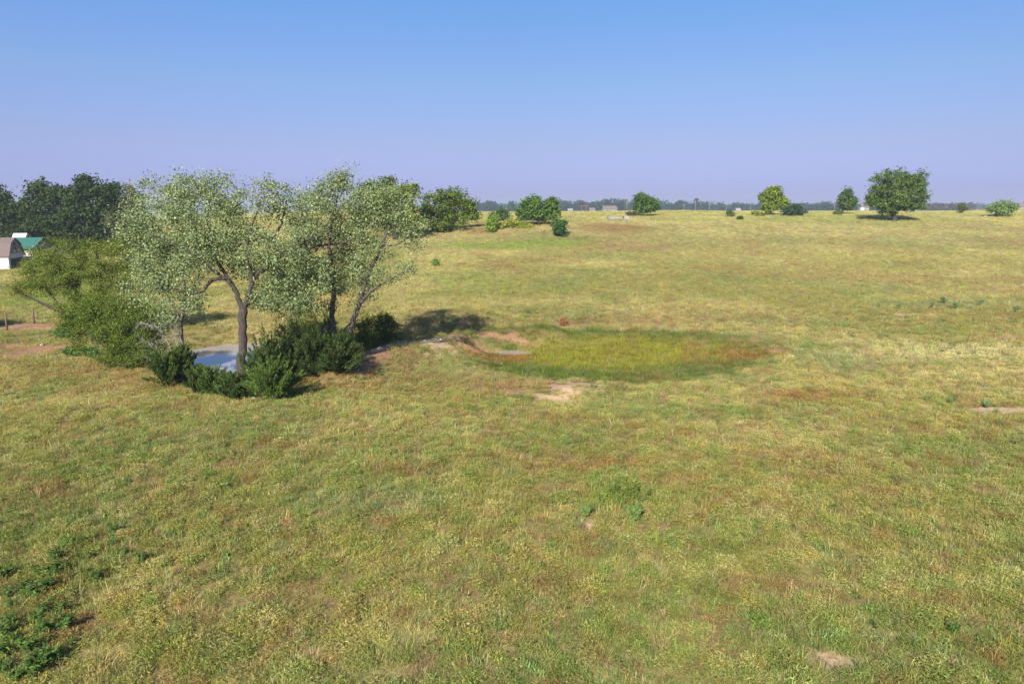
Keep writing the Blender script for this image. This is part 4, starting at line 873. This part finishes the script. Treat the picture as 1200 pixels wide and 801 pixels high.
gable_house('cottage', 'small pale house low in the far woods left of the yellow green tree', 'house', 868, 640, 4, 5, 3, 5, 0, M_pale, M_pale, windows=((-2.6, 1, 1.0, 1.1),), zoff=.6)
M_red = plain('red_brown_steel', (.16, .06, .05), .7, .3, 5)
b = at_dist(684, 430); r_ = empty('loading_frame', (b[0], b[1], b[2] + .3), 0); tag(r_, 'dark red post frame with a top beam on the skyline between two pale houses', 'frame')
for x0 in (-1.8, 1.5): MB().box((x0, 0, -.5), (x0 + .35, .35, 3.8)).build('post', M_red, r_)
MB().box((-2.1, -.05, 3.8), (2.4, .4, 4.3)).build('beam', M_red, r_); MB().box((-1.45, .1, 0), (.3, .3, 1.7)).build('panel', M_red, r_)
M_tank = plain('white_tank', (.5, .5, .53), .5, .1, 2)
b = at_dist(1010, 420); r_ = empty('storage_tank', (b[0], b[1], b[2] + .5), 0); tag(r_, 'white cylindrical tank on the skyline between the leaning tree and the ridge tree', 'tank')
MB().tube([(0, 0, -.5), (0, 0, 3.0)], 1.3, 24).build('body', M_tank, r_); MB().tube([(0, 0, 3.0), (0, 0, 3.35), (0, 0, 3.5)], [1.36, .6, .12], 24).build('lid', M_roofgrey, r_)
M_pole = plain('pole_wood', (.22, .20, .18), .9, .25, 3)
def pole(label, px, dist, h_, r0=.2, arm=True, group='utility poles on the skyline', zoff=0):
    b = at_dist(px, dist); r_ = empty('utility_pole', (b[0], b[1], b[2] + zoff), 0); tag(r_, label, 'utility pole', group)
    MB().tube([(0, 0, -.5), (0, 0, h_)], [r0, r0 * .7], 8).build('shaft', M_pole, r_, True)
    if arm:
        a_ = MB().box((-1.2, -.08, h_ - .9), (1.2, .08, h_ - .7)).build('crossarm', M_pole, r_)
        m_ = MB()
        for x0 in (-1.0, 0, 1.0): m_.tube([(x0, 0, h_ - .7), (x0, 0, h_ - .45)], [.06, .04], 6)
        m_.build('insulator', M_tank, a_)
pole('tall pale bare pole standing just left of the small open crowned tree', 734.5, 330, 8.2, .17, False, None)
for k, (a_, d_, h_, l_) in enumerate([(801, 560, 10.5, 'first short pole in the row right of the small open crowned tree'), (814.5, 540, 12.5, 'thickest pole of the skyline row'), (831, 600, 11.5, 'pole midway along the skyline row'), (851, 640, 14, 'pole above the tiny dark shrub'), (879, 620, 13, 'pole close to the low olive bush'), (977, 600, 11, 'thin pole left of the leaning tree')]):
    pole(l_, a_, d_, h_ - 2.0, .18)
# pale scrap in the pasture
M_scrap = plain('weathered_sheet', (.26, .27, .27), .6, .2, 2)
for k, (a_, b_, l_, w_, rz) in enumerate([(716, 257.0, 'bent pale metal sheet at the end of the scrap row', 1.2, .2), (724, 257.5, 'long grey white pipe lying in the middle of the scrap row', 1.5, -.1), (733, 256.8, 'upturned pale trough at the end of the scrap row near the pole', 1.0, .3)]):
    q_ = at(a_, b_)
    if k == 1: o = MB().tube([(-w_ / 2, 0, .25), (0, .05, .28), (w_ / 2, 0, .3)], .17, 10).build('scrap_pipe', M_scrap, None, True)
    elif k == 0: o = MB().prism([(-1, .02), (-.3, .35), (.4, .5), (1, .3), (1, .34), (.4, .55), (-.3, .4), (-1, .06)], 'x', -w_ / 2, w_ / 2).build('scrap_sheet', M_scrap)
    else: o = MB().prism([(-.6, 0), (-.4, .6), (.4, .6), (.6, 0), (.5, 0), (.33, .52), (-.33, .52), (-.5, 0)], 'x', -w_ / 2, w_ / 2).build('scrap_trough', M_scrap)
    o.location = tuple(q_); o.rotation_euler = (0, 0, rz); tag(o, l_, 'scrap', 'pale scrap lying in the far pasture')
# far woods: one mass
g = np.random.default_rng(17); P = []; S_ = []; Cc = []
def wood(px0, px1, d0, d1, n, h0, h1, col):
    for k in range(n):
        a_ = g.uniform(px0, px1); d_ = g.uniform(d0, d1); b_ = at_dist(a_, d_); h_ = g.uniform(h0, h1) * (.8 + .4 * float(vn(np.array([b_[0] / 55]), np.array([d_ / 300]), 7)[0])); r_ = h_ * g.uniform(.4, .6); m_ = 110
        d = g.normal(size=(m_, 3)); d /= np.linalg.norm(d, axis=1, keepdims=True); d *= g.uniform(.3, .96, (m_, 1))
        P.append(np.array([b_[0], b_[1], b_[2] + h_ * .52]) + d * np.array([r_, r_, h_ * .5])); S_.append(np.full(m_, h_ * .17)); Cc.append(np.repeat((col * g.uniform(.75, 1.25))[None], m_, 0))
WG = lin((66, 86, 54)) * .7
wood(555, 1000, 900, 1500, 420, 13, 18, WG); wood(540, 1250, 1500, 2500, 520, 16, 23, WG); wood(1085, 1140, 800, 900, 60, 10, 13, lin((100, 94, 78)) * .8); wood(930, 1060, 760, 1000, 80, 10, 14, WG); wood(-100, 560, 1400, 2200, 160, 16, 22, WG)
wood(780, 800, 800, 950, 12, 9, 12, WG); wood(1150, 1330, 900, 1500, 70, 10, 15, WG)
P = np.concatenate(P); S_ = np.concatenate(S_); Cc = np.concatenate(Cc)
V, F, C = leaves(P, g.normal(size=P.shape) + np.array([0, 0, .4]), S_, .8, (1, 1, 1), .25, g, .05); C = np.clip(C * np.repeat(Cc, 4, 0), .004, .5)
o = link('far_woods', mesh_np('far_woods', V, F, C), M_leaf_far); tag(o, 'hazy blue green woods along the horizon beyond the pasture', 'woods', kind='stuff')

# ------------------------------------------------------------------ haze
zmin = float(Z.min()); zmax = float(max(Z.max(), 26.0))
m, t, out = newmat('air'); pv = nd(t, 'ShaderNodeVolumePrincipled'); pv.inputs['Color'].default_value = (.80, .88, 1.0, 1); pv.inputs['Density'].default_value = .00034; pv.inputs['Anisotropy'].default_value = .2
t.links.new(pv.outputs[0], out.inputs['Volume'])
ho = MB().box((-8200, -400, zmin - 1.0), (8200, 7600, zmax + 2)).build('haze', m); tag(ho, 'pale blue summer haze over the whole pasture', 'haze', kind='stuff')
print('haze', zmin, zmax)
